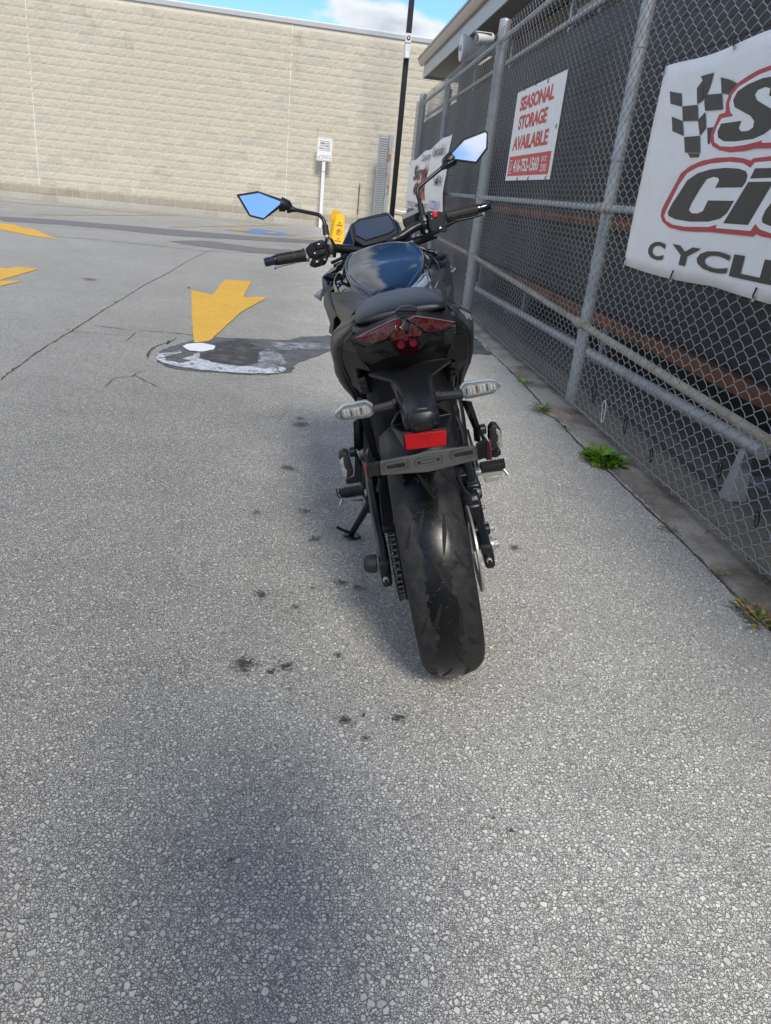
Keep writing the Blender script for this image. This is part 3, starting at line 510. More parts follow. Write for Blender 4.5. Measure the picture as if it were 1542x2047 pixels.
B = {
 'edge': [(4.006,1.799),(3.986,0.908),(3.344,0.899),(2.584,0.921),(3.33,1.801),(3.06,1.799)],
 's_red': [(2.933,1.685),(2.998,1.684),(3.088,1.68),(3.157,1.669),(3.228,1.652),(3.275,1.625),(3.285,1.589),(3.269,1.553),(3.319,1.55),(3.338,1.513),(3.354,1.48),(3.343,1.454),(3.311,1.433),(3.245,1.416),(3.153,1.405),(3.051,1.405),(2.969,1.412),(2.783,1.406)],
 's_white': [(2.923,1.665),(2.989,1.668),(3.069,1.663),(3.138,1.651),(3.209,1.637),(3.247,1.614),(3.253,1.582),(3.229,1.552),(3.194,1.535),(3.289,1.534),(3.312,1.506),(3.321,1.473),(3.301,1.448),(3.242,1.43),(3.142,1.424),(3.043,1.426),(2.928,1.436),(2.932,1.428),(2.792,1.423)],
 's_black': [(2.909,1.64),(2.977,1.645),(3.042,1.647),(3.141,1.638),(3.21,1.621),(3.228,1.593),(3.2,1.566),(3.128,1.545),(3.059,1.525),(3.022,1.505),(3.019,1.483),(3.05,1.474),(3.1,1.475),(3.126,1.487),(3.119,1.513),(3.28,1.514),(3.295,1.486),(3.277,1.463),(3.219,1.447),(3.132,1.442),(2.996,1.444),(2.929,1.456),(2.884,1.474),(2.857,1.497),(2.917,1.535),(2.985,1.557),(3.042,1.576),(3.067,1.596),(3.054,1.61),(3.007,1.615),(2.967,1.607),(2.962,1.581),(2.877,1.581)],
 'c_red': [(2.769,1.381),(2.833,1.381),(2.96,1.378),(2.976,1.37),(3.037,1.38),(3.122,1.387),(3.251,1.388),(3.375,1.381),(3.477,1.363),(3.553,1.335),(3.6,1.273),(3.642,1.222),(3.67,1.181),(3.666,1.153),(3.634,1.131),(3.548,1.109),(3.406,1.102),(3.28,1.104),(3.158,1.11),(3.0,1.111),(2.819,1.112),(2.811,1.123),(2.761,1.115),(2.688,1.113),(2.624,1.112)],
 'c_white': [(2.76,1.364),(2.825,1.365),(2.94,1.363),(2.962,1.345),(3.028,1.363),(3.133,1.37),(3.286,1.368),(3.397,1.356),(3.486,1.334),(3.54,1.289),(3.578,1.234),(3.616,1.177),(3.625,1.154),(3.592,1.135),(3.513,1.122),(3.39,1.119),(3.174,1.128),(3.107,1.14),(3.111,1.127),(2.843,1.13),(2.824,1.155),(2.783,1.138),(2.696,1.128),(2.633,1.129)],
 'c_black': [(3.153,1.349),(3.273,1.346),(3.384,1.333),(3.469,1.305),(3.511,1.262),(3.565,1.212),(3.594,1.172),(3.575,1.156),(3.498,1.145),(3.351,1.141),(3.185,1.148),(3.093,1.163),(3.051,1.184),(3.019,1.23),(3.233,1.228),(3.254,1.187),(3.296,1.176),(3.351,1.175),(3.385,1.186),(3.377,1.21),(3.326,1.273),(3.287,1.309),(3.234,1.317),(3.193,1.313),(3.18,1.303),(3.198,1.276),(2.986,1.278),(2.968,1.297),(2.967,1.318),(2.988,1.334),(3.047,1.344)],
 'i_dot': [(2.927,1.343),(2.755,1.341),(2.772,1.31),(2.945,1.308)],
 'i_stem': [(2.95,1.297),(2.778,1.297),(2.872,1.149),(3.06,1.147)],
 't_stem': [(2.749,1.236),(2.782,1.201),(2.789,1.174),(2.778,1.161),(2.748,1.156),(2.709,1.151),(2.645,1.152),(2.694,1.241)],
 'chk0': [(3.875,1.689),(3.739,1.667),(3.701,1.611),(3.837,1.635)],
 'chk1': [(3.698,1.612),(3.548,1.605),(3.505,1.541),(3.658,1.55)],
 'chk2': [(3.79,1.578),(3.663,1.551),(3.616,1.488),(3.746,1.515)],
 'chk3': [(3.607,1.483),(3.453,1.48),(3.41,1.412),(3.562,1.419)],
 'chk4': [(3.589,1.672),(3.547,1.698),(3.493,1.623),(3.55,1.608)],
 'chk5': [(3.576,1.716),(3.463,1.716),(3.465,1.679),(3.48,1.641),(3.496,1.623),(3.551,1.698)],
 'chk6': [(3.483,1.637),(3.344,1.628),(3.302,1.567),(3.458,1.575),(3.487,1.612)],
 'chk7': [(3.386,1.69),(3.301,1.672),(3.232,1.651),(3.261,1.638),(3.281,1.617),(3.345,1.629)],
 'chk8': [(3.506,1.544),(3.455,1.57),(3.413,1.508),(3.453,1.48)],
 'chk9': [(3.402,1.507),(3.346,1.506),(3.357,1.48),(3.345,1.444),(3.361,1.444)],
 'chk10': [(3.532,1.415),(3.414,1.41),(3.419,1.395),(3.496,1.397)],
 'ltrC': [(3.726,0.956),(3.552,1.04)],
 'ltrY': [(3.475,1.031),(3.21,0.981)],
 'ltrC2': [(3.212,1.029),(2.958,0.979)],
 'ltrL': [(2.918,1.037),(2.713,0.976)],
 'ltrE': [(2.701,1.036),(2.617,0.982)],
}
G = {
 'arrow': [(-1.081,9.33),(-0.779,9.452),(-0.739,8.021),(-0.502,8.194),(-0.672,7.053),(-0.757,5.656),(-0.852,5.528),(-0.919,5.906),(-1.297,8.231),(-1.045,8.009)],
 'arrow2': [(-5.496,14.353),(-5.283,14.387),(-4.885,13.782),(-4.766,13.861),(-3.945,12.402),(-4.331,12.57),(-5.056,13.179)],
 'arrow3': [(-3.174,8.161),(-3.263,8.645),(-3.281,8.824),(-3.017,8.847),(-3.019,7.749)],
 'arrow4': [(-2.997,7.691),(-2.837,7.855),(-2.883,7.387)],
 'patch': [(-0.934,5.493),(-1.001,5.341),(-1.024,5.064),(-0.973,4.84),(-0.859,4.718),(-0.662,4.693),(-0.439,4.695),(-0.246,4.754),(-0.122,4.879),(-0.101,5.161),(0.038,5.44),(0.156,5.735),(0.159,5.914),(-0.142,5.924),(-0.486,5.866),(-0.753,5.812),(-0.879,5.647)],
 'darkp': [(-0.546,5.775),(-0.342,5.531),(-0.345,5.449),(-0.375,5.318),(-0.348,5.07),(-0.465,4.958),(-0.642,4.962),(-0.763,5.093),(-0.762,5.189),(-0.672,5.317),(-0.697,5.509),(-0.728,5.624)],
 'white1': [(-0.908,5.38),(-0.883,5.473),(-0.798,5.543),(-0.692,5.47),(-0.685,5.351),(-0.754,5.238),(-0.847,5.247)],
 'white2': [(-1.02,5.044),(-0.964,5.139),(-0.89,5.23),(-0.863,5.202),(-0.9,5.113),(-0.97,5.013),(-0.936,4.908),(-0.828,4.86),(-0.784,4.943),(-0.849,4.988),(-0.796,5.116),(-0.777,5.236),(-0.755,5.192),(-0.751,5.061),(-0.655,4.957),(-0.474,4.901),(-0.389,4.931),(-0.312,4.879),(-0.2,4.985),(-0.171,4.928),(-0.171,4.83),(-0.247,4.772),(-0.455,4.714),(-0.666,4.723),(-0.87,4.779),(-0.972,4.874)],
 'grayblue': [(-0.342,5.531),(-0.276,5.517),(-0.18,5.204),(-0.171,4.928),(-0.312,4.879),(-0.407,4.965),(-0.348,5.07),(-0.375,5.318)],
 'band': [(-0.326,5.798),(0.035,5.908),(0.158,5.869),(0.155,5.649),(-0.098,5.631),(-0.242,5.49)],
 'crack_long': [(-1.671,4.156),(-1.699,4.572),(-1.722,5.041),(-1.727,5.53),(-1.745,6.165),(-1.759,6.693),(-1.771,7.475),(-1.786,8.453),(-1.765,9.491),(-1.784,11.098),(-1.744,12.848)],
 'crack_h1': [(-1.689,5.899),(-1.57,5.888),(-1.39,5.828),(-1.196,5.853),(-0.995,5.851),(-0.908,5.835),(-0.737,5.819),(-0.486,5.866),(-0.143,5.952),(0.177,5.969)],
 'crack_h2': [(-1.118,4.177),(-1.121,4.39),(-1.032,4.448),(-1.038,4.534),(-0.994,4.64)],
 'crack_h3': [(-1.038,4.475),(-0.932,4.341),(-0.831,4.214)],
 'crack_h4': [(-1.044,4.915),(-1.085,5.151),(-1.073,5.311),(-1.03,5.494),(-0.999,5.683)],
 'crack_h5': [(-1.015,5.417),(-1.037,5.577)],
 'crack_far': [(-4.246,12.821),(-3.602,12.968),(-2.891,12.922),(-1.805,12.774),(-0.991,13.327)],
 'crack_b1': [(-1.737,5.616),(-1.561,5.607),(-1.356,5.611)],
 'crack_b2': [(-1.301,5.377),(-1.311,5.77)],
 'swath': [(-6.084,15.919),(-5.43,16.472),(-4.179,16.721),(-3.041,16.925),(-1.485,17.257),(-0.034,17.919),(-0.028,16.846),(-1.371,15.961),(-2.74,15.241),(-3.855,15.411),(-4.849,15.305),(-5.679,14.841)],
 'swath2': [(-2.577,13.904),(-2.104,14.889),(-1.027,14.325),(-0.016,14.77),(-0.012,14.026),(-0.95,13.282),(-1.903,13.469)],
 'yl': [(-8.094,21.277),(-7.189,21.049),(-6.282,21.739),(-4.758,21.91),(-3.576,22.671),(-2.568,22.529),(-0.901,22.967)],
 'yl2': [(-5.936,17.33),(-4.602,20.671),(-4.008,22.682)],
 'yl3': [(-3.2,17.548),(-2.26,19.837),(-1.087,22.849)],
 'yl4': [(-0.395,18.165),(0.177,19.299)],
 'blue': [(-1.898,18.464),(-1.662,19.907),(-1.218,19.891),(-0.639,19.243),(-0.954,18.112),(-1.309,18.127),(-1.613,18.14)],
 'hcy': [(-2.175,18.436),(-1.678,19.457),(-1.587,19.023),(-1.78,18.302)],
 'hcy2': [(-0.74,19.075),(-0.53,19.239),(-0.614,18.571),(-0.816,18.419)],
}
SPOTS = [(-0.124,1.61,0.032),(-0.025,1.609,0.018),(-0.056,1.582,0.011),(-0.109,1.966,0.019),(0.042,2.363,0.021),(-0.075,3.063,0.026),(-0.041,3.714,0.035),(-0.046,3.821,0.021),(0.125,2.06,0.016),(0.181,2.03,0.014),(-0.008,1.9,0.01),(0.044,2.011,0.009),(0.123,1.398,0.016),(0.249,1.41,0.014),(0.17,1.336,0.009),(0.167,1.416,0.006),(0.112,1.653,0.011),(-0.173,2.558,0.013),(0.006,2.594,0.019),(-2.344,8.332,0.058),(0.761,2.37,0.019),(-0.094,0.996,0.007),(0.441,1.074,0.006),(0.41,1.105,0.004)]

# ============================================================ GROUND
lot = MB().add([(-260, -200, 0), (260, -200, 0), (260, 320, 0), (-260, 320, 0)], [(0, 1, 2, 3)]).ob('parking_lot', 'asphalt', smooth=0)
tag(lot, 'grey aggregate asphalt of the parking lot', kind='structure')
def ribbon(name, pts, w, z, mat, parent, jit=.3, wob=0.0):
    P = resample([Vector((p[0], p[1], 0)) for p in pts], max(8, int(sum((Vector(pts[i + 1]) - Vector(pts[i])).length for i in range(len(pts) - 1)) / .05)))
    v = []; f = []; ph = random.random() * 9
    for i, p in enumerate(P):
        d = (P[min(i + 1, len(P) - 1)] - P[max(i - 1, 0)]).normalized(); nrm = Vector((-d.y, d.x, 0))
        ww = w * (1 - jit + 2 * jit * random.random()) * (.25 if i in (0, len(P) - 1) else 1)
        q = p + nrm * (random.uniform(-1, 1) * wob)
        v += [q + nrm * ww / 2 + Vector((0, 0, z)), q - nrm * ww / 2 + Vector((0, 0, z))]
    for i in range(len(P) - 1): f.append((2 * i, 2 * i + 1, 2 * i + 3, 2 * i + 2))
    return MB().add(v, f).ob(name, mat, parent, smooth=0)
def rough_outline(pts, amp, step=.05):
    P = [Vector((p[0], p[1], 0)) for p in pts]; P.append(P[0])
    L = sum((P[i + 1] - P[i]).length for i in range(len(P) - 1)); Q = resample(P, max(12, int(L / step)))[:-1]
    return [(q.x + random.uniform(-amp, amp), q.y + random.uniform(-amp, amp)) for q in Q]
sheet('asphalt_patch', rough_outline([(-.30, 5.80), (.45, 5.90), (1.0, 5.98), (1.46, 6.02), (1.46, 8.2), (1.05, 8.0), (.62, 6.6), (-.1, 6.12)], .02), .004, 'seal2', lot)
o = sheet('asphalt_patch', rough_outline(G['patch'], .012), .0035, 'seal2', lot); tag(o, 'oval dark asphalt patch under the spilled paint')
o = sheet('asphalt_patch', rough_outline(G['darkp'], .014), .0050, 'seal', lot); tag(o, 'fresh black oval in the middle of the paint spill')
o = sheet('paint_spill', rough_outline(G['white2'], .010, .03), .0075, 'spill_white', lot); tag(o, 'white crescent of spilled paint round the dark patch')
o = sheet('paint_spill', rough_outline(G['white1'], .004, .03), .0100, 'spill_white1', lot); tag(o, 'solid white blob of paint at the tip of the yellow arrow')
o = sheet('paint_spill', rough_outline(G['grayblue'], .014, .03), .0060, 'spill_blue', lot); tag(o, 'blue grey smear at the right end of the patch')
sheet('paint_spill', rough_outline(G['band'], .014, .03), .0058, 'spill_blue', lot)
for k, lab in (('arrow', 'large yellow arrow pointing at the paint spill'), ('arrow2', 'distant yellow arrow head on the left'),
               ('arrow3', 'yellow arrow tip on the left edge, upper stroke'), ('arrow4', 'yellow arrow tip on the left edge, lower stroke')):
    pts = G[k]
    if k == 'arrow2': pts = [(-9.0, 14.9), (-9.0, 13.9)] + [pts[6]] + [pts[5], pts[4], pts[3], pts[2], pts[1], pts[0]]
    if k == 'arrow3': pts = [(-4.9, 8.3), (-4.6, 8.75)] + [pts[1], pts[2], pts[3], pts[4]]
    if k == 'arrow4': pts = [(-4.2, 7.60), pts[0], pts[1], pts[2], (-4.2, 7.25)]
    o = sheet('painted_arrow', rough_outline(pts, .004, .06), .0042 if k != 'arrow' else .0065, 'yellow_paint', lot); tag(o, lab)
for k, w, lab in (('yl', .12, 'long yellow line along the foot of the block wall'), ('yl2', .10, None), ('yl3', .10, None), ('yl4', .10, None)):
    tag(ribbon('parking_line', G[k], w, .005, 'yellow_old', lot, .12), lab)
tag(sheet('accessible_bay_symbol', G['blue'], .004, 'blue_old', lot), 'worn blue accessible parking marking far off')
sheet('parking_line', G['hcy'], .008, 'yellow_old', lot); sheet('parking_line', G['hcy2'], .008, 'yellow_old', lot)
sheet('accessible_bay_symbol_figure', [(-1.25, 18.5), (-1.05, 18.6), (-.98, 19.3), (-1.15, 19.2)], .009, 'yellow_old', lot)
sheet('asphalt_patch', rough_outline(G['swath'], .04, .3), .004, 'seal3', lot); sheet('asphalt_patch', rough_outline(G['swath2'], .04, .3), .004, 'seal3', lot)
for k, w in (('crack_long', .009), ('crack_h1', .011), ('crack_h2', .007), ('crack_h3', .006), ('crack_h4', .013), ('crack_h5', .010), ('crack_far', .022), ('crack_b1', .005), ('crack_b2', .005)):
    ribbon('crack', G[k], w, .0030, 'crack', lot, .7, w * .8)
ribbon('crack', [(-1.63, -2), (-1.62, 1.0), (-1.66, 3.0), (-1.671, 4.156)], .013, .0030, 'crack', lot, .6, .01)
# kerb strip under the fence and the joint in front of it
ribbon('joint', [(1.46, -3), (1.46, 2.0), (1.462, 2.7), (1.44, 3.66), (1.45, 4.4), (1.47, 5.2), (1.47, 6.4)], .012, .0030, 'crack', lot, .5, .004)
kerb = MB(); kv = []; kf = []; ys = np.arange(-3, 15.4, .12)
for i, y in enumerate(ys):
    e = .006 * math.sin(y * 5) + random.uniform(-.004, .004)
    kv += [(1.475 + e, y, .0), (1.482 + e, y, .012), (1.57, y, .022 + random.uniform(-.003, .003)), (1.64 + e, y, .020), (1.655 + e, y, .0)]
for i in range(len(ys) - 1):
    for k in range(4): kf.append((i * 5 + k, i * 5 + k + 1, i * 5 + k + 6, i * 5 + k + 5))
kerb.add(kv, kf).ob('concrete_strip', 'concrete', lot, smooth=30)
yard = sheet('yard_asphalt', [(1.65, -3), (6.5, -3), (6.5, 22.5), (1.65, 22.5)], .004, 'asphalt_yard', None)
tag(yard, 'darker asphalt of the yard behind the fence', kind='structure')
# oil drips
sq = MB().add([(-1, -1, 0), (1, -1, 0), (1, 1, 0), (-1, 1, 0)], [(0, 1, 2, 3)])
first = None
for i, (x, y, r) in enumerate(SPOTS):
    if first is None: o = first = sq.ob('oil_drip', 'stain', lot, smooth=0)
    else: o = copy_ob(first, lot)
    o.location = (x, y, .0042 + .0004 * i); o.scale = (r * 1.7, r * 1.7 * random.uniform(1.0, 1.5), 1); o.rotation_euler = (0, 0, random.uniform(0, 3))

# ============================================================ BLOCK WALL BUILDING
WY = math.atan2(WU[1], WU[0]); W0 = Vector((-0.24, 24.08, 0))
def wp(u, w, z): return Vector((W0.x + WU[0] * u + WU[1] * w, W0.y + WU[1] * u - WU[0] * w, z))   # w = out from the wall towards the lot
bld = empty('block_building', W0, (0, 0, WY)); tag(bld, 'long cream split-face block building behind the parking lot', 'building')
def local(mb_): return mb_
core = MB().box((-22, -.036, -.3), (16, 12, 5.06)).ob('wall_core', 'mortar', bld, smooth=0)
MB().box((-22.02, -.085, 5.062), (16.02, .35, 5.17)).ob('parapet_cap', 'fascia', bld, bevel=.006)
MB().box((-22.02, -.06, 5.172), (16.02, .33, 5.20)).ob('parapet_flashing', 'white', bld, bevel=.004)
def block_bm(rough, seed, w=.393, h=.193, nx=7, nz=4):
    rnd = random.Random(seed); v = []; f = []
    for j in range(nz + 1):
        for i in range(nx + 1):
            ed = i in (0, nx) or j in (0, nz)
            v.append((-w / 2 + w * i / nx, (-.040 if ed else -.045 - rnd.uniform(0, rough)), -h / 2 + h * j / nz))
    for j in range(nz):
        for i in range(nx): a = j * (nx + 1) + i; f.append((a, a + 1, a + nx + 2, a + nx + 1))
    n = len(v); v += [(-w / 2, .0, -h / 2), (w / 2, .0, -h / 2), (w / 2, .0, h / 2), (-w / 2, .0, h / 2)]
    f += [(n, n + 1) + tuple(range(nx, -1, -1)), tuple(range(nz * (nx + 1), (nz + 1) * (nx + 1))) + (n + 2, n + 3)]
    f += [tuple(j * (nx + 1) for j in range(nz + 1)) + (n + 3, n), (n + 1, n + 2) + tuple(j * (nx + 1) + nx for j in range(nz, -1, -1))]
    return v, f
variants = []
for k in range(7):
    v, f = block_bm(.010, k); o = MB().add(v, f).ob('block', 'block', bld, smooth=0); variants.append((o, v, f))
flat_v = []
for k, mt in ((20, 'block_grey'), (21, 'block_brown')):
    v, f = block_bm(.002, k); flat_v.append(MB().add(v, f).ob('foundation_block', mt, bld, smooth=0))
used = set(); field = MB(); half = MB()
def place(o, key, u, z):
    if key in used: c = copy_ob(o, bld)
    else: c = o; used.add(key)
    c.location = (u, 0, z); return c
for row in range(26):
    z = row * .2 + .1 - .04
    off = .2 if row % 2 else 0.0
    for c in range(-54, 40):
        u = c * .4 + off + .07
        inview = -9.3 < u < 2.9
        if row < 2:
            if inview:
                o = flat_v[0 if (row == 0 or random.random() < .12) else 1]; place(o, 'f%d' % flat_v.index(o), u, z)
            else:
                v, f = block_bm(.002, c); half.add([(x + u, y, zz_ + z) for x, y, zz_ in v], f)
            continue
        if z > 4.98: continue
        k = random.randrange(7); o, v, f = variants[k]
        if 2 <= row < 12 and inview and u < 2.75: 
            b_ = place(o, k, u, z)
            if random.random() < .5: b_.rotation_euler = (0, math.pi, 0)
            b_.scale = (1, 1, 1)
            if b_.rotation_euler[1]: b_.scale = (1, 1, 1); b_.rotation_euler = (0, 0, 0)
        else:
            s_ = random.choice((1, -1)); dv = random.uniform(0, .006)
            if s_ == 1: field.add([(x + u, y - dv, zz_ + z) for x, y, zz_ in v], f)
            else: field.add([(-x + u, y - dv, zz_ + z) for x, y, zz_ in v], [tuple(reversed(q)) for q in f])
tag(field.ob('block_courses', 'block', bld, smooth=0), kind='stuff'); tag(half.ob('foundation_courses', 'block_grey', bld, smooth=0), kind='stuff')
for u in (-7.58, -.82, 6.0):
    MB().box((u - .007, -.052, .40), (u + .007, -.03, 5.05)).ob('control_joint', 'white', bld, smooth=0)
# things mounted on the wall
def wall_thing(name, lab, cat, u, w, z=0):
    e = empty(name, wp(u, w, z), (0, 0, WY)); return tag(e, lab, cat)
# parking sign
sg = wall_thing('parking_sign', 'white private parking sign on a tall white post by the block wall', 'sign', .20, .45)
MB().box((-.045, -.03, 0), (.045, .03, 1.82)).ob('post', 'white', sg, bevel=.008)
MB().box((-.22, -.052, 1.78), (.22, -.044, 2.38)).ob('sign_panel', 'white', sg, bevel=.004)
MB().box((-.205, -.0535, 1.80), (.205, -.0525, 2.36)).ob('panel_border', 'print_black', sg)
MB().box((-.199, -.0555, 1.806), (.199, -.0545, 2.354)).ob('panel_face', 'white', sg)
MB().box((-.05, -.035, 1.50), (.05, .035, 1.52)).ob('post_band', 'galv', sg)
yy = 2.30
for txt, h, w in (('PRIVATE PROPERTY', .026, .30), ('IMMEDIATE', .046, .28), ('CUSTOMER', .046, .29), ('PARKING ONLY', .046, .33), ('WHILE ON PREMISES', .024, .32)):
    text_on('lettering', txt, 'print_black', sg, (-w / 2, -.0565, yy - h), (1, 0, 0), (0, 0, 1), w, h, bold=.02); yy -= h + .018
yy = 1.93
for txt, h, w in (('UNAUTHORIZED VEHICLES', .02, .30), ('WILL BE TAGGED', .02, .2), ('AND/OR TOWED', .02, .18)):
    text_on('lettering', txt, 'print_black', sg, (-w / 2, -.0565, yy - h), (1, 0, 0), (0, 0, 1), w, h, bold=.015); yy -= h + .014
for s_ in (-1, 1):
    MB().add([(s_ * .18, -.0565, 1.86), (s_ * .14, -.0565, 1.885), (s_ * .14, -.0565, 1.835)], [(0, 1, 2)]).ob('arrow_mark', 'print_black', sg, smooth=0)
for z_ in (1.79, 2.37): MB().cyl((0, -.06, z_ + .0), (0, -.05, z_ + .0), .008, 8).ob('bolt', 'steel', sg)
# rusty rod
rd = wall_thing('rusty_rod', 'thin rusty iron rod fixed upright on the block wall', 'rod', 1.32, .14, .45)
MB().cyl((0, 0, 0), (.0, 0, .86), .014, 8).ob('rod', 'rust', rd)
MB().box((-.02, 0, .1), (.02, .09, .12)).box((-.02, 0, .7), (.02, .09, .72)).ob('bracket', 'rust', rd)
# folded gate panel seen nearly edge-on with its rusty post
gp = wall_thing('gate_panel', 'narrow grey louvred gate panel beside a rust streaked post', 'gate', 1.86, .9)
MB().box((.08, -.07, 0), (.20, .05, 2.62)).ob('post', 'rustpost', gp, bevel=.01)
MB().box((-.20, -.03, .05), (-.17, .03, 2.60)).ob('frame_upright', 'galv', gp, bevel=.004)
MB().box((-.17, -.03, 2.56), (.078, .03, 2.60)).ob('frame_rail', 'galv', gp, bevel=.004)
sl0 = None
for i in range(40):
    if sl0 is None: sl0 = MB().box((-.168, -.02, -.02), (.076, .02, .012), Matrix.Rotation(R(35), 3, 'X')).ob('slat', 'galv', gp); q = sl0
    else: q = copy_ob(sl0, gp)
    q.location = (0, 0, .12 + i * .061)
# wall lamp / standpipe to the right of the pole
sp_ = wall_thing('gas_meter', 'dark gas meter and white pipe low on the block wall', 'meter', 2.95, .10, .35)
MB().cyl((-.02, -.16, .32), (.0, .02, .32), .13, 20).ob('meter_body', 'blackmetal', sp_, bevel=.01)
MB().cyl((-.02, -.175, .32), (-.02, -.162, .32), .075, 16).ob('dial', 'galv', sp_)
MB().tube([(-.62, -.06, .62), (-.60, -.06, .42), (-.50, -.06, .32), (-.15, -.06, .30)], .022, 8, 4).ob('pipe', 'white', sp_)
MB().box((-.12, -.12, -.12), (.12, .02, .12)).ob('regulator', 'blackmetal', sp_, bevel=.03)
# black light pole with camera
pl_ = empty('light_pole', (1.84, 21, 0)); tag(pl_, 'tall black square pole in front of the block wall', 'pole')
MB().box((-.065, -.065, 0), (.065, .065, 9.0)).ob('pole', 'blackmetal', pl_, bevel=.012)
MB().box((-.16, -.16, 0), (.16, .16, .03)).ob('base_plate', 'blackmetal', pl_, bevel=.005)
MB().box((-.22, -.5, 8.9), (.22, .4, 9.02)).ob('lamp_head', 'blackmetal', pl_, bevel=.02)
cc_ = empty('pole_camera', (1.84, 20.93, 4.15)); tag(cc_, 'small white security camera strapped to the black pole', 'camera')
MB().box((-.07, -.09, .0), (.07, .0, .30)).ob('housing', 'camwhite', cc_, bevel=.02)
MB().cyl((0, -.10, -.01), (0, -.10, .10), .085, 16, .06).ob('dome', 'camwhite', cc_, bevel=.01)
MB().box((-.075, -.05, .32), (.075, .0, .52)).ob('junction_box', 'camwhite', cc_, bevel=.01)
MB().cyl((0, -.065, .42), (0, -.052, .42), .045, 16).ob('lens_ring', 'blackmetal', cc_); MB().cyl((0, -.069, .42), (0, -.066, .42), .022, 12).ob('lens', 'camwhite', cc_)
# yellow A-frame
ya = empty('caution_stand', (.40, 17.0, 0), (0, 0, R(-14))); tag(ya, 'yellow plastic no parking floor stand behind the motorcycle', 'floor sign')
for s_, x0 in ((1, .02), (-1, -.09)):
    a = [(x0 - .15, -.14 * s_, 0), (x0 + .15, -.14 * s_, 0), (x0 + .085, -.02 * s_, .62 + (.07 if s_ < 0 else 0)), (x0 - .085, -.02 * s_, .62 + (.07 if s_ < 0 else 0))]
    MB().slab(a, (0, .02 * s_, 0)).ob('board', 'yellow_sign', ya, bevel=.004)
def on_board(x, z): return (x, -.146 + z / .62 * .12, z)
rg = MB()
for k in range(24):
    a0, a1 = [2 * math.pi * (k + j) / 24 for j in (0, 1)]
    rg.add([on_board(.02 + math.cos(a) * r_, .27 + math.sin(a) * r_) for a, r_ in ((a0, .06), (a1, .06), (a1, .048), (a0, .048))], [(0, 1, 2, 3)])
rg.ob('prohibition_ring', 'print_red', ya, smooth=0)
up = Vector((0, .12, .62)).normalized()
for txt, z_, h, w in (('P', .235, .07, .045), ('NO', .44, .028, .05), ('PARKING', .39, .028, .12), ('DO', .13, .026, .04), ('NOT ENTER', .08, .026, .14)):
    p_ = on_board(.02 - w / 2, z_); text_on('lettering', txt, 'print_black', ya, (p_[0], p_[1] - .001, p_[2]), (1, 0, 0), up, w, h, bold=.03)
for i in range(9): MB().box((-.20 + .006 * i, -.02, .1 + i * .05), (-.17 + .006 * i, -.012, .11 + i * .05)).ob('side_print', 'print_black', ya)

# ============================================================ RIGHT-HAND BUILDING (eave over the yard)
rb = empty('yard_building', (0, 0, 0)); tag(rb, 'low brown building with grey eave and gutter above the fence', 'building')
BA = R(1.3)   # slightly turned to the fence
EX, EY, EZ = 1.875, 17.2, 3.30
rot = Matrix.Rotation(BA - R(.0), 3, 'Z')
def bl(x, y, z):   # x away from the lot, y from the far end towards the camera
    p = Matrix.Rotation(-BA * .0, 3, 'Z') @ Vector((x, -y, z)); d = Vector((math.sin(R(1.0)), -math.cos(R(1.0)), 0)); r_ = Vector((math.cos(R(1.0)), math.sin(R(1.0)), 0))
    return Vector((EX, EY, 0)) + r_ * x + d * y + Vector((0, 0, z))
def bbox(m, x0, x1, y0, y1, z0, z1):
    v = [bl(x, y, z) for z in (z0, z1) for (x, y) in ((x0, y0), (x1, y0), (x1, y1), (x0, y1))]
    return m.add(v, [(0, 1, 2, 3), (7, 6, 5, 4), (0, 4, 5, 1), (1, 5, 6, 2), (2, 6, 7, 3), (3, 7, 4, 0)])
LY = 20.0
bbox(MB(), .66, 7, .45, LY, 0, 3.30).ob('wall', 'brownwall', rb, smooth=0)
for i in range(5): bbox(MB(), .0, .022, .02 + i * 4.0, .02 + i * 4.0 + 3.99, 3.30, 3.66).ob('fascia_board', 'fascia', rb)
bbox(MB(), .022, 7, .0, .022, 3.30, 3.66).ob('fascia_end', 'fascia', rb)
s0 = None
for i in range(130):
    y = .03 + i * .152
    m = MB(); bbox(m, .024, .66, y, y + .146, 3.335, 3.345); bbox(m, .024, .66, y + .146, y + .15, 3.338, 3.342)
    m.ob('soffit_panel', 'soffit', rb, smooth=0)
# gutter: K-style profile swept along the eave
prof = [(x, z + .16) for x, z in [(-.012, 3.365), (-.05, 3.365), (-.085, 3.40), (-.105, 3.45), (-.105, 3.475), (-.125, 3.48), (-.125, 3.51), (-.110, 3.51), (-.110, 3.49), (-.012, 3.49)]]
g_ = MB(); v = [bl(x, yv, z) for yv in (-.14, LY) for x, z in prof]; n = len(prof)
g_.add(v, [(i, (i + 1) % n, n + (i + 1) % n, n + i) for i in range(n)] + [tuple(range(n)), tuple(reversed(range(n, 2 * n)))])
g_.ob('gutter', 'gutter', rb, smooth=25)
MB().add([bl(-.10, -.12, 3.675), bl(7, -.12, 5.16), bl(7, LY, 5.16), bl(-.10, LY, 3.675), bl(-.10, -.12, 3.70), bl(7, -.12, 5.185), bl(7, LY, 5.185), bl(-.10, LY, 3.70)],
         [(0, 3, 2, 1), (4, 5, 6, 7), (0, 1, 5, 4), (1, 2, 6, 5), (2, 3, 7, 6), (3, 0, 4, 7)]).ob('roof', 'roof', rb, smooth=0)
for y in (7.5, 12.0):
    w_ = bbox(MB(), .63, .658, y, y + 1.0, 2.75, 3.15).ob('window', 'white', rb)
    bbox(MB(), .62, .629, y + .06, y + .94, 2.80, 3.10).ob('pane', 'darkglass', w_)
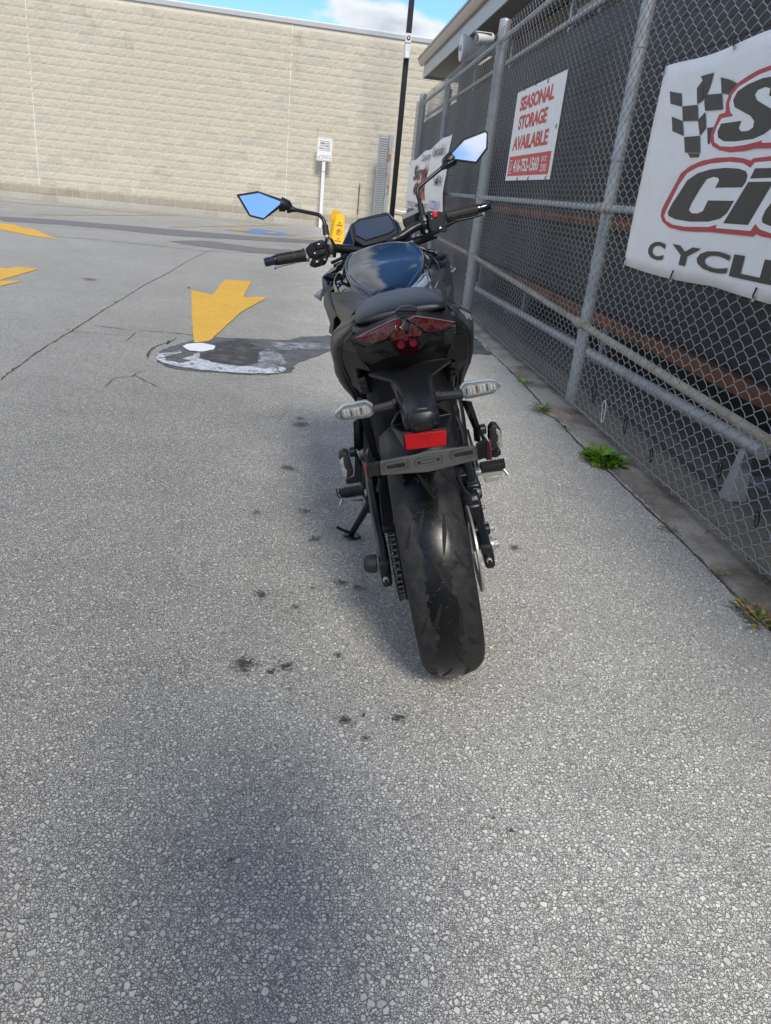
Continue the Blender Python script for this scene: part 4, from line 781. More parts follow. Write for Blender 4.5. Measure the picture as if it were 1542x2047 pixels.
# horn loudspeaker and bullet camera
hn = empty('horn_speaker', (2.02, 12.4, 3.14)); tag(hn, 'grey horn loudspeaker under the eave', 'loudspeaker')
HX = [(0, .0), (.03, .006), (.05, .03), (.20, .06), (.34, .10), (.42, .12)]
hv = [(-.16, .17), (-.13, .175), (.02, .12), (.14, .095), (.30, .08), (.36, .05)]
ax = Vector((.985, .02, .05)).normalized()
MB().tube([ax * x for x, r_ in hv], [r_ for x, r_ in hv], 24).ob('horn', 'camwhite', hn, bevel=.003)
MB().tube([ax * x for x in (-.168, -.161)], [.165, .165], 24).ob('horn_face', 'camwhite', hn)
MB().cyl(ax * -.19, ax * -.165, .035, 14).ob('throat', 'galv', hn, bevel=.004)
MB().box((-.02, -.02, .0), (.02, .02, .20), None, (.1, .04, 0)).ob('bracket', 'blackmetal', hn)
bc = empty('bullet_camera', (1.60, 8.62, 2.645)); tag(bc, 'white bullet security camera on top of the thick fence post', 'camera')
MB().tube([(-.17, -.05, -.03), (-.05, -.01, -.01), (.0, 0, 0)], [.042, .042, .036], 18).ob('barrel', 'camwhite', bc, bevel=.004)
MB().tube([(-.181, -.053, -.03), (-.172, -.05, -.03)], [.034, .034], 16).ob('lens_face', 'darkglass', bc)
MB().box((-.19, -.07, .008), (-.02, .02, .016), None, (0, 0, .012)).ob('sun_shield', 'camwhite', bc, bevel=.002)

# ============================================================ YARD SCREEN behind the fence
ys_ = empty('yard_screen', (2.26, 0, 0)); tag(ys_, 'dark slatted storage racking screen behind the chain link fence', 'screen')
MB().box((.06, -2, .30), (.08, 19.9, 2.72)).ob('backing', 'navy', ys_)
s0 = None
for i in range(20):
    q = MB().box((0.0, -2, 0), (.055, 19.9, .1185)).ob('slat', 'navy', ys_, bevel=.002) if s0 is None else copy_ob(s0, ys_)
    s0 = s0 or q; q.location = (0, 0, .32 + i * .12)
for z_, h in ((1.045, .075), (.345, .085)):
    MB().box((-.09, -2, z_), (-.01, 19.9, z_ + h)).ob('orange_beam', 'orange', ys_, bevel=.006)
for y in (-1.5, 1.2, 3.2, 6.0, 8.6, 11.2, 13.8, 16.5, 19.7):
    MB().box((.085, y, .0), (.14, y + .08, 3.1)).ob('upright', 'galv', ys_, bevel=.004)
    MB().box((-.10, y - .05, .004), (.12, y + .13, .02)).ob('foot', 'galv', ys_)
MB().tube([(-.03, -2, 2.74), (-.03, 19.9, 2.80)], .03, 10).ob('top_rail', 'galv', ys_)
MB().tube([(-.03, -2, 3.08), (-.03, 15.4, 3.10)], .024, 10).ob('top_rail', 'galv', ys_)
MB().box((.3, -2, .004), (.32, 19.9, .42)).ob('shade_board', 'plastic_dk', ys_)  # black board added to stand for the shade under the screen
yp = empty('ground_pipe', (1.93, 0, 0)); tag(yp, 'blue grey steel barrier pipe on low feet behind the fence', 'barrier')
MB().tube([(0, 2.9, .27), (0, 6, .22), (0, 9.6, .16)], .034, 12).ob('pipe', 'galv', yp)
for y in (3.02, 9.4):
    MB().add([(-.05, y - .04, .004), (.05, y - .04, .004), (.05, y + .04, .004), (-.05, y + .04, .004), (-.022, y - .022, .24), (.022, y - .022, .24), (.022, y + .022, .24), (-.022, y + .022, .24)],
             [(0, 3, 2, 1), (4, 5, 6, 7), (0, 1, 5, 4), (1, 2, 6, 5), (2, 3, 7, 6), (3, 0, 4, 7)]).ob('foot', 'galv', yp, bevel=.006)

# ============================================================ CHAIN LINK FENCE
fe = empty('chain_link_fence', (1.60, 0, 0)); tag(fe, 'tall galvanised chain link fence along the right side of the lot', 'fence')
def wires(y0, y1, p=.0460, dz=.0325, z0=.035, z1=2.69, r=.0022):
    Vv = []; Ff = []; base = 0; i = 0; y = y0
    while y < y1:
        fine = y < 7.5; sub = 6 if fine else 3; nr = 4 if y < 4.5 else 3
        nseg = int((z1 - z0) / dz); K_ = nseg * sub + 1
        kk = np.arange(K_) / sub; ph = kk + (i % 2)
        tri = 1 - 2 * np.abs((ph % 2) - 1); tri = np.sign(tri) * np.abs(tri) ** .85
        fr = ph % 2
        yy_ = y + tri * (p / 2 + .0016); zz_ = z0 + kk * dz; xx_ = .0060 * np.sin(np.pi * ph)
        yy_ = yy_ + .0022 * np.sin(zz_ * 7 + y * 3); xx_ = xx_ + .006 * np.sin(zz_ * 2.3 + y * 1.7) + .004 * np.sin(y * 5.1 + zz_)
        P = np.stack([xx_, yy_, zz_], 1); T = np.gradient(P, axis=0); T /= np.linalg.norm(T, axis=1)[:, None]
        N1 = np.cross(T, np.array([1., 0, 0])); N1 /= np.linalg.norm(N1, axis=1)[:, None]; N2 = np.cross(T, N1)
        rings = []
        for a in range(nr):
            t_ = 2 * math.pi * a / nr; rings.append(P + r * (math.cos(t_) * N1 + math.sin(t_) * N2))
        V = np.stack(rings, 1).reshape(-1, 3); Vv.append(V)
        idx = np.arange(K_ - 1)[:, None] * nr; a_ = np.arange(nr)[None]; b_ = (a_ + 1) % nr
        F = np.stack([idx + a_, idx + b_, idx + nr + b_, idx + nr + a_], 2).reshape(-1, 4) + base
        Ff.append(F); base += len(V); y += p; i += 1
    V = np.concatenate(Vv); F = np.concatenate(Ff)
    me = bpy.data.meshes.new('mesh_fabric'); me.vertices.add(len(V)); me.vertices.foreach_set('co', V.ravel())
    me.loops.add(F.size); me.loops.foreach_set('vertex_index', F.ravel().astype(np.int32)); me.polygons.add(len(F))
    me.polygons.foreach_set('loop_start', np.arange(len(F), dtype=np.int32) * 4); me.update(calc_edges=True)
    me.polygons.foreach_set('use_smooth', np.ones(len(F), bool)); me.materials.append(MT['galv_wire'])
    o = bpy.data.objects.new('wire_mesh', me); COL.objects.link(o); o.parent = fe; tag(o, kind='stuff'); return o
wires(-.9, 15.2)
def post(y, r, h, cap=True):
    p_ = MB().cyl((.045 + r, y, 0), (.045 + r, y, h), r, 20).ob('post', 'galv', fe)
    if r > .05:
        MB().tube([(.045 + r, y, h), (.045 + r, y, h + .02), (.045 + r, y, h + .035)], [r * 1.03, r * .9, .01], 20).ob('cap', 'galv', p_)
    for z_ in np.linspace(.3, 2.55, 8 if r > .05 else 5):
        MB().cyl((.045 + r, y, z_), (.045 + r, y, z_ + .028), r + .004, 20).ob('band', 'galv', p_)
    return p_
for y, r_, h in ((.75, .036, 2.64), (4.66, .037, 2.64), (8.62, .058, 2.79), (12.05, .038, 2.68), (15.25, .06, 2.80)): post(y, r_, h)
MB().tube([(.07, -1.0, 2.60), (.07, 15.2, 2.62)], .0225, 12).ob('top_rail', 'galv', fe)
MB().tube([(.055, -1.0, 1.165), (.055, 4.6, 1.17), (.055, 8.5, 1.18)], .021, 12).ob('mid_rail', 'galv', fe)
MB().tube([(.055, 8.7, 1.18), (.055, 15.2, 1.22)], .021, 12).ob('mid_rail', 'galv', fe)
MB().tube([(.05, -1.0, .40), (.05, 2.43, .44), (.05, 4.66, .50)], .022, 12).ob('bottom_rail', 'galv_rust', fe)
MB().tube([(.05, 4.66, .50), (.05, 8.5, .60)], .022, 12).ob('bottom_rail', 'galv_rust', fe)
MB().tube([(.05, 8.7, .60), (.05, 15.2, .66)], .022, 12).ob('bottom_rail', 'galv_rust', fe)
for z_ in (.50, 1.17): MB().cyl((.05, 4.60, z_), (.05, 4.74, z_), .031, 12).ob('rail_coupling', 'galv_rust', fe, bevel=.004)
MB().tube([(.004, -.9, .06), (.004, 4, .052), (.004, 8, .06), (.004, 15.2, .06)], .0022, 5).ob('tension_wire', 'galv_wire', fe)
# cable ties
def tie(y, z, mat, s, lab, grp=None):
    pts = []
    for k in range(13):
        a = R(-80 + 340 * k / 12); pts.append((-.006 - .004 * math.sin(a), s * .38 * math.cos(a) * (1 + .2 * math.sin(a)), s * math.sin(a)))
    o = MB().tube(pts, .0028, 5, 2).ob('cable_tie', mat, None, loc=(1.595, y, z)); return tag(o, lab, 'cable tie', grp)
tie(3.86, .152, 'white', .062, 'white plastic cable tie loop hanging near the fence bottom', )
for y, z, s, lab_ in ((4.05, .21, .06, 'largest black cable tie loop, just left of the white tie'), (3.55, .17, .045, 'black cable tie loop just right of the white tie'), (3.20, .13, .035, 'small black cable tie on the mesh above the green weed')): tie(y, z, 'blackmetal', s, lab_)
tie(2.31, .20, 'blackmetal', .03, 'small black cable tie low on the mesh near the right edge of the photo')
tie(2.62, .27, 'blackmetal', .032, 'black cable tie under the low rail, above the joint strip')

# ============================================================ BANNERS AND SIGNS ON THE FENCE
def banner_surf(y_far, y_near, zt, zb, wave, ny=70, nz=16, x=1.588):
    v = []; f = []
    for j in range(nz + 1):
        for i in range(ny + 1):
            u = i / ny; w_ = j / nz; y = y_far + (y_near - y_far) * u
            t_ = zt(u); b_ = zb(u); z_ = t_ + (b_ - t_) * w_
            dx = -wave * ((1 + math.sin(u * 31 + w_ * 2.5)) * .4 + .5 * math.sin(u * 9 - w_ * 6) ** 2) * (.3 + .7 * math.sin(w_ * math.pi)) - .002
            v.append((x + dx, y, z_))
    for j in range(nz):
        for i in range(ny): a = j * (ny + 1) + i; f.append((a, a + 1, a + ny + 2, a + ny + 1))
    return MB().add(v, f)
bn = empty('fence_banner', (0, 0, 0)); tag(bn, 'big white cycle shop banner with chequered flag, nearest on the fence', 'banner')
banner_surf(4.0, .3, lambda u: 1.80 + .008 * math.cos(u * 25), lambda u: .905 - .012 * abs(math.sin(u * 12)) + .02 * u, .004).ob('banner_cloth', 'vinyl', bn, solid=.0008, smooth=60)
def flat(name, pts, x, mat, parent):
    P = [Vector((x, p[0], p[1])) for p in pts]; return MB().add(P, [tuple(t) for t in tess(P)]).ob(name, mat, parent, smooth=0)
XB = 1.5805
for i in range(11): flat('flag_square', B['chk%d' % i], XB, 'print_black', bn)
def ext(pts, y_to):   # carry the outline on beyond the frame edge
    return [((y_to if p[0] < 2.80 and abs(p[0] - min(q[0] for q in pts)) < .16 else p[0]), p[1]) for p in pts]
flat('logo_red', B['s_red'], XB - .0008, 'print_red', bn); flat('logo_white', B['s_white'], XB - .0016, 'vinyl', bn); flat('logo_letter', B['s_black'], XB - .0024, 'print_black', bn)
flat('logo_red', B['c_red'], XB - .0008, 'print_red', bn); flat('logo_white', B['c_white'], XB - .0016, 'vinyl', bn)
for k in ('c_black', 'i_dot', 'i_stem', 't_stem'): flat('logo_letter', B[k], XB - .0024, 'print_black', bn)
D_ = (0, -1, 0); U_ = (0, 0, 1)
text_on('logo_letter', 'now', 'print_black', bn, (XB - .0024, 2.70, 1.45), D_, U_, .95, .19, bold=.05, shear=.25)
text_on('logo_letter', 'ty', 'print_black', bn, (XB - .0024, 2.58, 1.12), D_, U_, .45, .22, bold=.05, shear=.25)
for ch, k in (('C', 'ltrC'), ('Y', 'ltrY'), ('C', 'ltrC2'), ('L', 'ltrL'), ('E', 'ltrE')):
    (ya_, za_), (yb_, zb_) = B[k]; w_ = abs(ya_ - yb_) * 1.06 if ch != 'E' else .19; z0_ = .962
    text_on('lettering', ch, 'print_black', bn, (XB, max(ya_, yb_), z0_), D_, U_, w_, .080, bold=.035)
text_on('lettering', 'MARINE', 'print_black', bn, (XB, 2.30, .962), D_, U_, 1.4, .080, bold=.035)
for y, z in ((4.0, 1.79), (3.33, 1.80), (2.7, 1.80), (3.985, .912), (3.40, .905), (2.70, .915)):
    MB().tube([(-.004, .0, -.012), (-.010, .002, .0), (-.006, .0, .03)], .0035, 6).ob('tie', 'plastic_dk', bn, loc=(1.585, y, z))
    MB().cyl((-.006, 0, -.012), (-.0075, 0, -.012), .010, 12).ob('grommet', 'steel', bn, loc=(1.585, y, z))
b2 = empty('fence_banner', (0, 0, 0)); tag(b2, 'sagging older cycle and marine shop banner at the far end of the fence', 'banner')
banner_surf(15.0, 10.45, lambda u: 1.68 + .22 * u + .018 * math.cos(u * 16), lambda u: .93 - .02 * abs(math.sin(u * 14)), .035, 60, 14).ob('banner_cloth', 'vinyl', b2, solid=.001, smooth=60)
X2 = 1.545
for txt, y, z, w_, h, mt, sh in (('Snow', 14.1, 1.36, 1.75, .24, 'print_red', .3), ('City', 13.9, 1.08, 1.55, .26, 'print_red', .3), ('CYCLE MARINE', 14.85, .95, 2.9, .08, 'print_black', 0),
                                 ('Can-am', 13.2, 1.64, 1.1, .10, 'print_black', .2), ('Kawasaki', 11.9, 1.66, 1.1, .13, 'print_black', .2), ('YAMAHA', 11.5, 1.28, .8, .13, 'print_black', 0), ('SUZUKI', 11.7, .97, .95, .12, 'print_blue', 0)):
    text_on('lettering', txt, mt, b2, (X2, y, z), D_, U_, w_, h, bold=.035 if mt == 'print_red' else .01, shear=sh)
for txt, y, z, w_, h in (('Snow', 14.05, 1.385, 1.65, .19), ('City', 13.86, 1.105, 1.47, .21)):
    text_on('lettering', txt, 'print_black', b2, (X2 - .003, y, z), D_, U_, w_, h, bold=.02, shear=.3)
leafp = [(13.0, 1.5), (12.85, 1.42), (12.4, 1.62), (12.5, 1.40), (12.25, 1.38), (12.5, 1.26), (12.3, 1.08), (12.75, 1.10), (13.0, .99), (13.0, 1.2)]
flat('maple_leaf', leafp, X2 + .002, 'print_red', b2)
ss = empty('storage_sign', (0, 0, 0)); tag(ss, 'white and red seasonal storage sign tied to the fence', 'sign')
sy0, sy1, sz0, sz1 = 7.05, 5.66, 1.325, 2.0
MB().box((1.578, sy1, sz0), (1.583, sy0, sz1)).ob('sign_panel', 'vinyl', ss, bevel=.001)
MB().box((1.5765, sy1 + .06, sz0 + .035), (1.5775, sy0 - .06, sz0 + .185)).ob('red_band', 'sign_red', ss)
SX = 1.5762
for txt, z_, h, w_, ind in (('SEASONAL', 1.845, .105, 1.0, .16), ('STORAGE', 1.705, .105, .86, .20), ('AVAILABLE', 1.555, .105, 1.08, .10)):
    text_on('lettering', txt, 'sign_red', ss, (SX, sy0 - ind, z_), D_, U_, w_, h, bold=.036, space=.95)
text_on('lettering', '416-752-1560', 'vinyl', ss, (SX - .0008, sy0 - .24, sz0 + .062), D_, U_, .80, .098, bold=.022, space=.95)
text_on('lettering', 'EXT.', 'vinyl', ss, (SX - .0008, sy0 - 1.10, sz0 + .122), D_, U_, .16, .034, bold=.005)
text_on('lettering', '200', 'vinyl', ss, (SX - .0008, sy0 - 1.10, sz0 + .055), D_, U_, .16, .05, bold=.005)
text_on('lettering', 'Call', 'vinyl', ss, (SX - .0008, sy0 - .09, sz0 + .075), D_, U_, .11, .06, bold=.0, shear=.3)
for z_ in (.055, .15): MB().box((SX - .0015, sy0 - .19, sz0 + z_), (SX - .0008, sy0 - .10, sz0 + z_ + .006)).ob('lettering', 'vinyl', ss)
for y, z in ((sy0 - .25, sz1), (sy0 - .6, sz1), (sy0 - .95, sz1 - .02), (sy0 - .45, sz0 + .01), (sy0 - .8, sz0 + .01), (sy0 - 1.3, sz0 + .01), (sy1 + .03, 1.66)):
    MB().tube([(0, 0, -.012), (-.006, .002, .0), (.006, .0, .022)], .003, 6).ob('tie', 'plastic_dk', ss, loc=(1.576, y, z))

# ============================================================ WEEDS AND DEBRIS
def plant(name, lab, cat, x, y, n, L, spread, mats, width, seed, flatten=.5, oval=(1, 1)):
    rnd = random.Random(seed); e = empty(name, (x, y, 0)); tag(e, lab, cat)
    for mi, mt in enumerate(mats):
        m = MB()
        for k in range(n[mi]):
            a = rnd.uniform(0, 2 * math.pi); l = L * rnd.uniform(.45, 1.1); el = rnd.uniform(.15, 1.25) * flatten
            r0 = rnd.uniform(0, spread); b0 = Vector((math.cos(a) * r0 * oval[0], math.sin(a) * r0 * oval[1], .0)); a2 = a + rnd.uniform(-.7, .7)
            d = Vector((math.cos(a2) * math.cos(el), math.sin(a2) * math.cos(el), math.sin(el))); s_ = Vector((-math.sin(a2), math.cos(a2), 0))
            P = []; w = width * rnd.uniform(.7, 1.3)
            for q in range(6):
                u = q / 5; c_ = b0 + d * l * u + Vector((0, 0, -.45 * l * u * u + .01 + l * .25 * u))
                ww = w * math.sin(max(.12, u) * math.pi * .93) * (1 + .45 * ((q % 2) * 2 - 1) * (1 if width > .006 else 0))
                if q == 5: ww = 0.0005
                P.append((c_ - s_ * ww, c_ + Vector((0, 0, -.25 * w)), c_ + s_ * ww))
            v = [p_ for r_ in P for p_ in r_]; f = []
            for q in range(5): f += [(q * 3, q * 3 + 1, q * 3 + 4, q * 3 + 3), (q * 3 + 1, q * 3 + 2, q * 3 + 5, q * 3 + 4)]
            m.add(v, f)
        tag(m.ob('leaves' if width > .006 else 'blades', mt, e, smooth=60), kind='stuff')
    return e
plant('dandelion_clump', 'bright green leafy weed growing from the joint by the fence', 'weed', 1.472, 3.45, (150, 40, 12), .085, .075, ('grass', 'grass_dk', 'yleaf'), .013, 3, .9, (1.0, 1.5))
plant('grass_tuft', 'small dark green grass tuft beside the pale stone', 'weed', 1.395, 4.32, (50,), .085, .03, ('grass_dk',), .0035, 4, 1.0)
plant('grass_tuft', 'tiny green sprig in the joint farthest up the strip', 'weed', 1.455, 5.06, (22,), .055, .03, ('grass',), .004, 5, 1.0)
plant('grass_tuft', 'tiny sprout just below the pale stone', 'weed', 1.44, 3.98, (12,), .05, .02, ('grass_dk',), .0035, 6, 1.0)
plant('dried_weed', 'brown and olive dried weed in the joint at the right edge', 'weed', 1.445, 1.93, (34, 26, 10), .055, .055, ('driedweed', 'grass_dk', 'yleaf'), .007, 8, .6, (.7, 2.0))
plant('dried_weed', 'small rusty dried weed bit in the joint below the green clump', 'weed', 1.46, 2.62, (10,), .04, .02, ('driedweed',), .006, 9, .5)
plant('grass_tuft', 'green sprig growing in the long crack on the left', 'weed', -1.722, 5.60, (12,), .03, .035, ('grass_dk',), .003, 10, .8)
plant('grass_tuft', 'second, smaller sprig farther up the long crack', 'weed', -1.77, 7.0, (9,), .03, .03, ('grass_dk',), .003, 11, .8)
plant('yellow_leaf', 'fallen yellow leaf lying on the edge of the green weed', 'leaf', 1.515, 3.36, (3,), .07, .01, ('yleaf',), .028, 12, .35)
sm = MB()
rs = random.Random(5)
for (x, y, sx_, sy_, sz_, a) in ((1.475, 4.30, .075, .16, .022, .3), (1.54, 4.22, .05, .10, .018, -.2), (1.44, 4.40, .04, .06, .02, .6)):
    v = []; f = []
    for j in range(5):
        for i in range(12):
            th = 2 * math.pi * i / 12; ph = math.pi / 2 * j / 4.4; k = (.85 + rs.uniform(0, .3))
            px_ = math.cos(th) * math.cos(ph) * sx_ * k; py_ = math.sin(th) * math.cos(ph) * sy_ * k
            v.append((x + px_ * math.cos(a) - py_ * math.sin(a), y + px_ * math.sin(a) + py_ * math.cos(a), .004 + math.sin(ph) * sz_ * k))
    for j in range(4):
        for i in range(12): f.append((j * 12 + i, j * 12 + (i + 1) % 12, (j + 1) * 12 + (i + 1) % 12, (j + 1) * 12 + i))
    f.append(tuple(48 + i for i in range(12))); sm.add(v, f)
tag(sm.ob('broken_stone', 'stone', None, smooth=0), 'flat pale broken stone pieces at the foot of the fence', 'stone')
rs = random.Random(21); deb = MB()
for i in range(420):   # dead leaves, crumbs of soil and chips caught along the joint and the foot of the mesh
    y = rs.uniform(1.2, 9.5); x = rs.choice((rs.gauss(1.475, .012), rs.gauss(1.60, .018))); s_ = rs.uniform(.003, .011); a = rs.uniform(0, 6.28); z = .004 if x < 1.482 else .025
    c_, d_ = math.cos(a), math.sin(a); q = [(s_, 0, 0), (.2 * s_, .7 * s_, .4 * s_), (-s_, .1 * s_, 0), (-.1 * s_, -.6 * s_, .2 * s_), (0, 0, .6 * s_)]
    deb.add([(x + u * c_ - v_ * d_, y + u * d_ + v_ * c_, z + w_) for u, v_, w_ in q], [(0, 1, 4), (1, 2, 4), (2, 3, 4), (3, 0, 4)])
tag(deb.ob('kerb_litter', 'driedweed', None, smooth=0), 'crumbs of dead leaf and soil caught along the joint by the fence', 'debris', kind='stuff')
plant('grass_tuft', 'thin dry sprig in the joint between the dried weed and the green clump', 'weed', 1.455, 2.25, (9,), .035, .02, ('driedweed',), .003, 31, .8)
lf = plant('dry_leaf', 'tiny orange dry leaf near the yellow arrow', 'leaf', -1.35, 8.35, (2,), .05, .01, ('driedweed',), .02, 15, .4)

# ============================================================ MOTORCYCLE (local axes: x right, y forward from the rear axle, z up)
moto = empty('motorcycle', (0.4238, 1.6725, .002), (0, -R(15.89), R(-2.347)))
tag(moto, 'black naked motorcycle leaning on its side stand, seen from behind', 'motorcycle')
CX = .012
def sym(p, s): return (CX + s * p[0], p[1], p[2])
# ---- wheels
def wheel(yc, zc, r, hw, front=False, xc=-.004):
    w = MB(); prof = []
    for k in range(19):
        a = -math.pi / 2 + math.pi * k / 18
        prof.append((hw * math.sin(a), r - (.062 if not front else .045) * (1 - max(0, math.cos(a)) ** .62)))
    prof = [(-hw * .72, r - .105), (-hw * .94, r - .085)] + prof + [(hw * .94, r - .085), (hw * .72, r - .105)]
    n = 96; v = []; f = []; m = len(prof)
    for i in range(n):
        a = 2 * math.pi * i / n
        for x, q in prof: v.append((xc + x, yc + q * math.sin(a), zc + q * math.cos(a)))
    for i in range(n):
        for k in range(m - 1): f.append((i * m + k, i * m + k + 1, ((i + 1) % n) * m + k + 1, ((i + 1) % n) * m + k))
    whl = MB(); rr = r - .095
    hub = MB().cyl((xc - hw * .8, yc, zc), (xc + hw * .8, yc, zc), .035, 20)
    wh = hub.ob('wheel', 'blackmetal', moto, bevel=.004)
    ty = w.add(v, f).ob('tyre', 'tyre' if not front else 'rubber', wh, smooth=60)
    rm = MB(); prof2 = [(-hw * .74, rr + .006), (-hw * .72, rr - .012), (-hw * .4, rr - .02), (0, rr - .03), (hw * .4, rr - .02), (hw * .72, rr - .012), (hw * .74, rr + .006), (hw * .66, rr + .004), (0, rr - .016), (-hw * .66, rr + .004)]
    v = []; f = []; m2 = len(prof2)
    for i in range(64):
        a = 2 * math.pi * i / 64
        for x, q in prof2: v.append((xc + x, yc + q * math.sin(a), zc + q * math.cos(a)))
    for i in range(64):
        for k in range(m2): f.append((i * m2 + k, i * m2 + (k + 1) % m2, ((i + 1) % 64) * m2 + (k + 1) % m2, ((i + 1) % 64) * m2 + k))
    rm.add(v, f)
    for k in range(5):
        for d in (-.16, .16):
            a = 2 * math.pi * k / 5 + d; b_ = 2 * math.pi * k / 5 + d * .5
            rm.bar((xc, yc + .03 * math.sin(a), zc + .03 * math.cos(a)), (xc, yc + (rr - .02) * math.sin(b_), zc + (rr - .02) * math.cos(b_)), .022, .016, (1, 0, 0))
    rm.ob('rim', 'blackmetal', wh, bevel=.002)
    return wh
def tyre_mat():
    m, t, b, o = new_mat('worn_damp_tyre'); p = pos(t); s = nd(t, 'ShaderNodeSeparateXYZ'); lk(t, p, s.inputs[0])
    n = noise(t, p, 14, 4, .55); n2 = noise(t, p, 3, 2)
    d = mth(t, 'ABSOLUTE', mth(t, 'ADD', mth(t, 'ADD', s.outputs[0], .010), mth(t, 'MULTIPLY', mth(t, 'SUBTRACT', n2, .5), .04)))
    d = mth(t, 'ADD', d, mth(t, 'ADD', mth(t, 'MULTIPLY', mth(t, 'SUBTRACT', n, .5), .06), mth(t, 'MULTIPLY', mth(t, 'SUBTRACT', noise(t, p, 55, 4, .6), .5), .035)))
    wet = ramp(t, d, [(.034, 1.0), (.0355, 0.0)])
    b.inputs['Specular IOR Level'].default_value = .32; grit = ramp(t, voro(t, p, 240), [(.08, 1.0), (.13, 0.0)]); gm = ramp(t, noise(t, p, 60, 2), [(.50, 0.0), (.56, 1.0)])
    c = mixc(t, wet, mixc(t, ramp(t, noise(t, p, 40, 5, .7), [(.45, 0.0), (.65, 1.0)]), (.016, .016, .017), (.032, .031, .030)), (.003, .0035, .004)); c = mixc(t, mth(t, 'MULTIPLY', mth(t, 'MULTIPLY', grit, gm), wet), c, (.45, .43, .40))
    lk(t, c, b.inputs['Base Color']); lk(t, mth(t, 'ADD', mth(t, 'SUBTRACT', .68, mth(t, 'MULTIPLY', wet, .40)), mth(t, 'MULTIPLY', mth(t, 'SUBTRACT', noise(t, p, 26, 4, .7), .5), .35), clamp=True), b.inputs['Roughness'])
    bump(t, b, noise(t, p, 420, 3), .18, .0006); return m
MT['tyre'] = tyre_mat()
rw = wheel(.012, .309, .304, .078)
fw = wheel(1.40, .300, .300, .060, True, .0)
# tread grooves: sunk-looking dark channels laid along the crown
def tyre_pt(x, ang, lift=.0006, r=.304, hw=.078, xc=-.004):
    a = math.asin(max(-1, min(1, x / hw))); q = r - .062 * (1 - max(0, math.cos(a)) ** .62) + lift
    return Vector((xc + x, .012 + q * math.sin(ang), .309 + q * math.cos(ang)))
gr0 = None
def groove(pts, w):
    P = []; n = 9
    for i in range(n):
        u = i / (n - 1) * (len(pts) - 1); k = min(int(u), len(pts) - 2); u -= k
        P.append((pts[k][0] * (1 - u) + pts[k + 1][0] * u, pts[k][1] * (1 - u) + pts[k + 1][1] * u))
    v = []; f = []; w = w * 1.75
    for i, (x, a) in enumerate(P):
        ww = w * math.sin(math.pi * (i + .6) / (n + .2)); dx = P[min(i + 1, n - 1)][0] - P[max(i - 1, 0)][0]; da = (P[min(i + 1, n - 1)][1] - P[max(i - 1, 0)][1]) * .315
        L = math.hypot(dx, da) or 1; nx, na = -da / L, dx / L / .315
        v += [tyre_pt(x + nx * ww / 2, a + na * ww / 2), tyre_pt(x - nx * ww / 2, a - na * ww / 2)]
    for i in range(n - 1): f.append((2 * i, 2 * i + 1, 2 * i + 3, 2 * i + 2))
    return MB().add(v, f)
for k in range(9):
    a0 = -2 * math.pi * k / 9 - .45
    for pts, w in (([(-.012, a0 + .06), (.004, a0 - .10), (.020, a0 - .25)], .0052), ([(.032, a0 + .34), (.026, a0 + .20), (.016, a0 + .04)], .0055), ([(-.008, a0 + .40), (-.022, a0 + .28), (-.036, a0 + .15)], .0052),
                   ([(.040, a0 + .06), (.050, a0 - .03), (.064, a0 - .10)], .0042), ([(.050, a0 + .36), (.058, a0 + .31), (.066, a0 + .26)], .0036), ([(-.044, a0 + .30), (-.054, a0 + .20), (-.063, a0 + .13)], .0040)):
        groove(pts, w).ob('tread_groove', 'groove', rw, smooth=0)
# brake disc + caliper, sprocket + chain
def ring(x, y, z, r0, r1, w, n=48):
    v = []; f = []
    for i in range(n):
        a = 2 * math.pi * i / n
        for xx, q in ((x - w / 2, r0), (x + w / 2, r0), (x + w / 2, r1), (x - w / 2, r1)): v.append((xx, y + q * math.sin(a), z + q * math.cos(a)))
    for i in range(n):
        for k in range(4): f.append((i * 4 + k, i * 4 + (k + 1) % 4, ((i + 1) % n) * 4 + (k + 1) % 4, ((i + 1) % n) * 4 + k))
    return MB().add(v, f)
ring(.098, 0, .315, .07, .11, .005).ob('brake_disc', 'steel', moto)
for x in (-.065, .065): ring(x, 1.40, .30, .09, .15, .004).ob('brake_disc', 'steel', moto)
SPX = -.099
spk = ring(SPX, .005, .309, .05, .083, .006); 
for k in range(42):
    a = 2 * math.pi * k / 42; spk.box((SPX - .003, -.003, .081), (SPX + .003, .003, .089))
    for j in range(8): 
        x, y, z = spk.v[-8 + j]; spk.v[-8 + j] = (x, .005 + y * math.cos(a) + z * math.sin(a), .309 - y * math.sin(a) + z * math.cos(a))
spk.ob('sprocket', 'chain', moto)
ch = MB().cyl((SPX, .50, .36), (SPX - .012, .50, .36), .03, 16).ob('drive_chain', 'chain', moto)
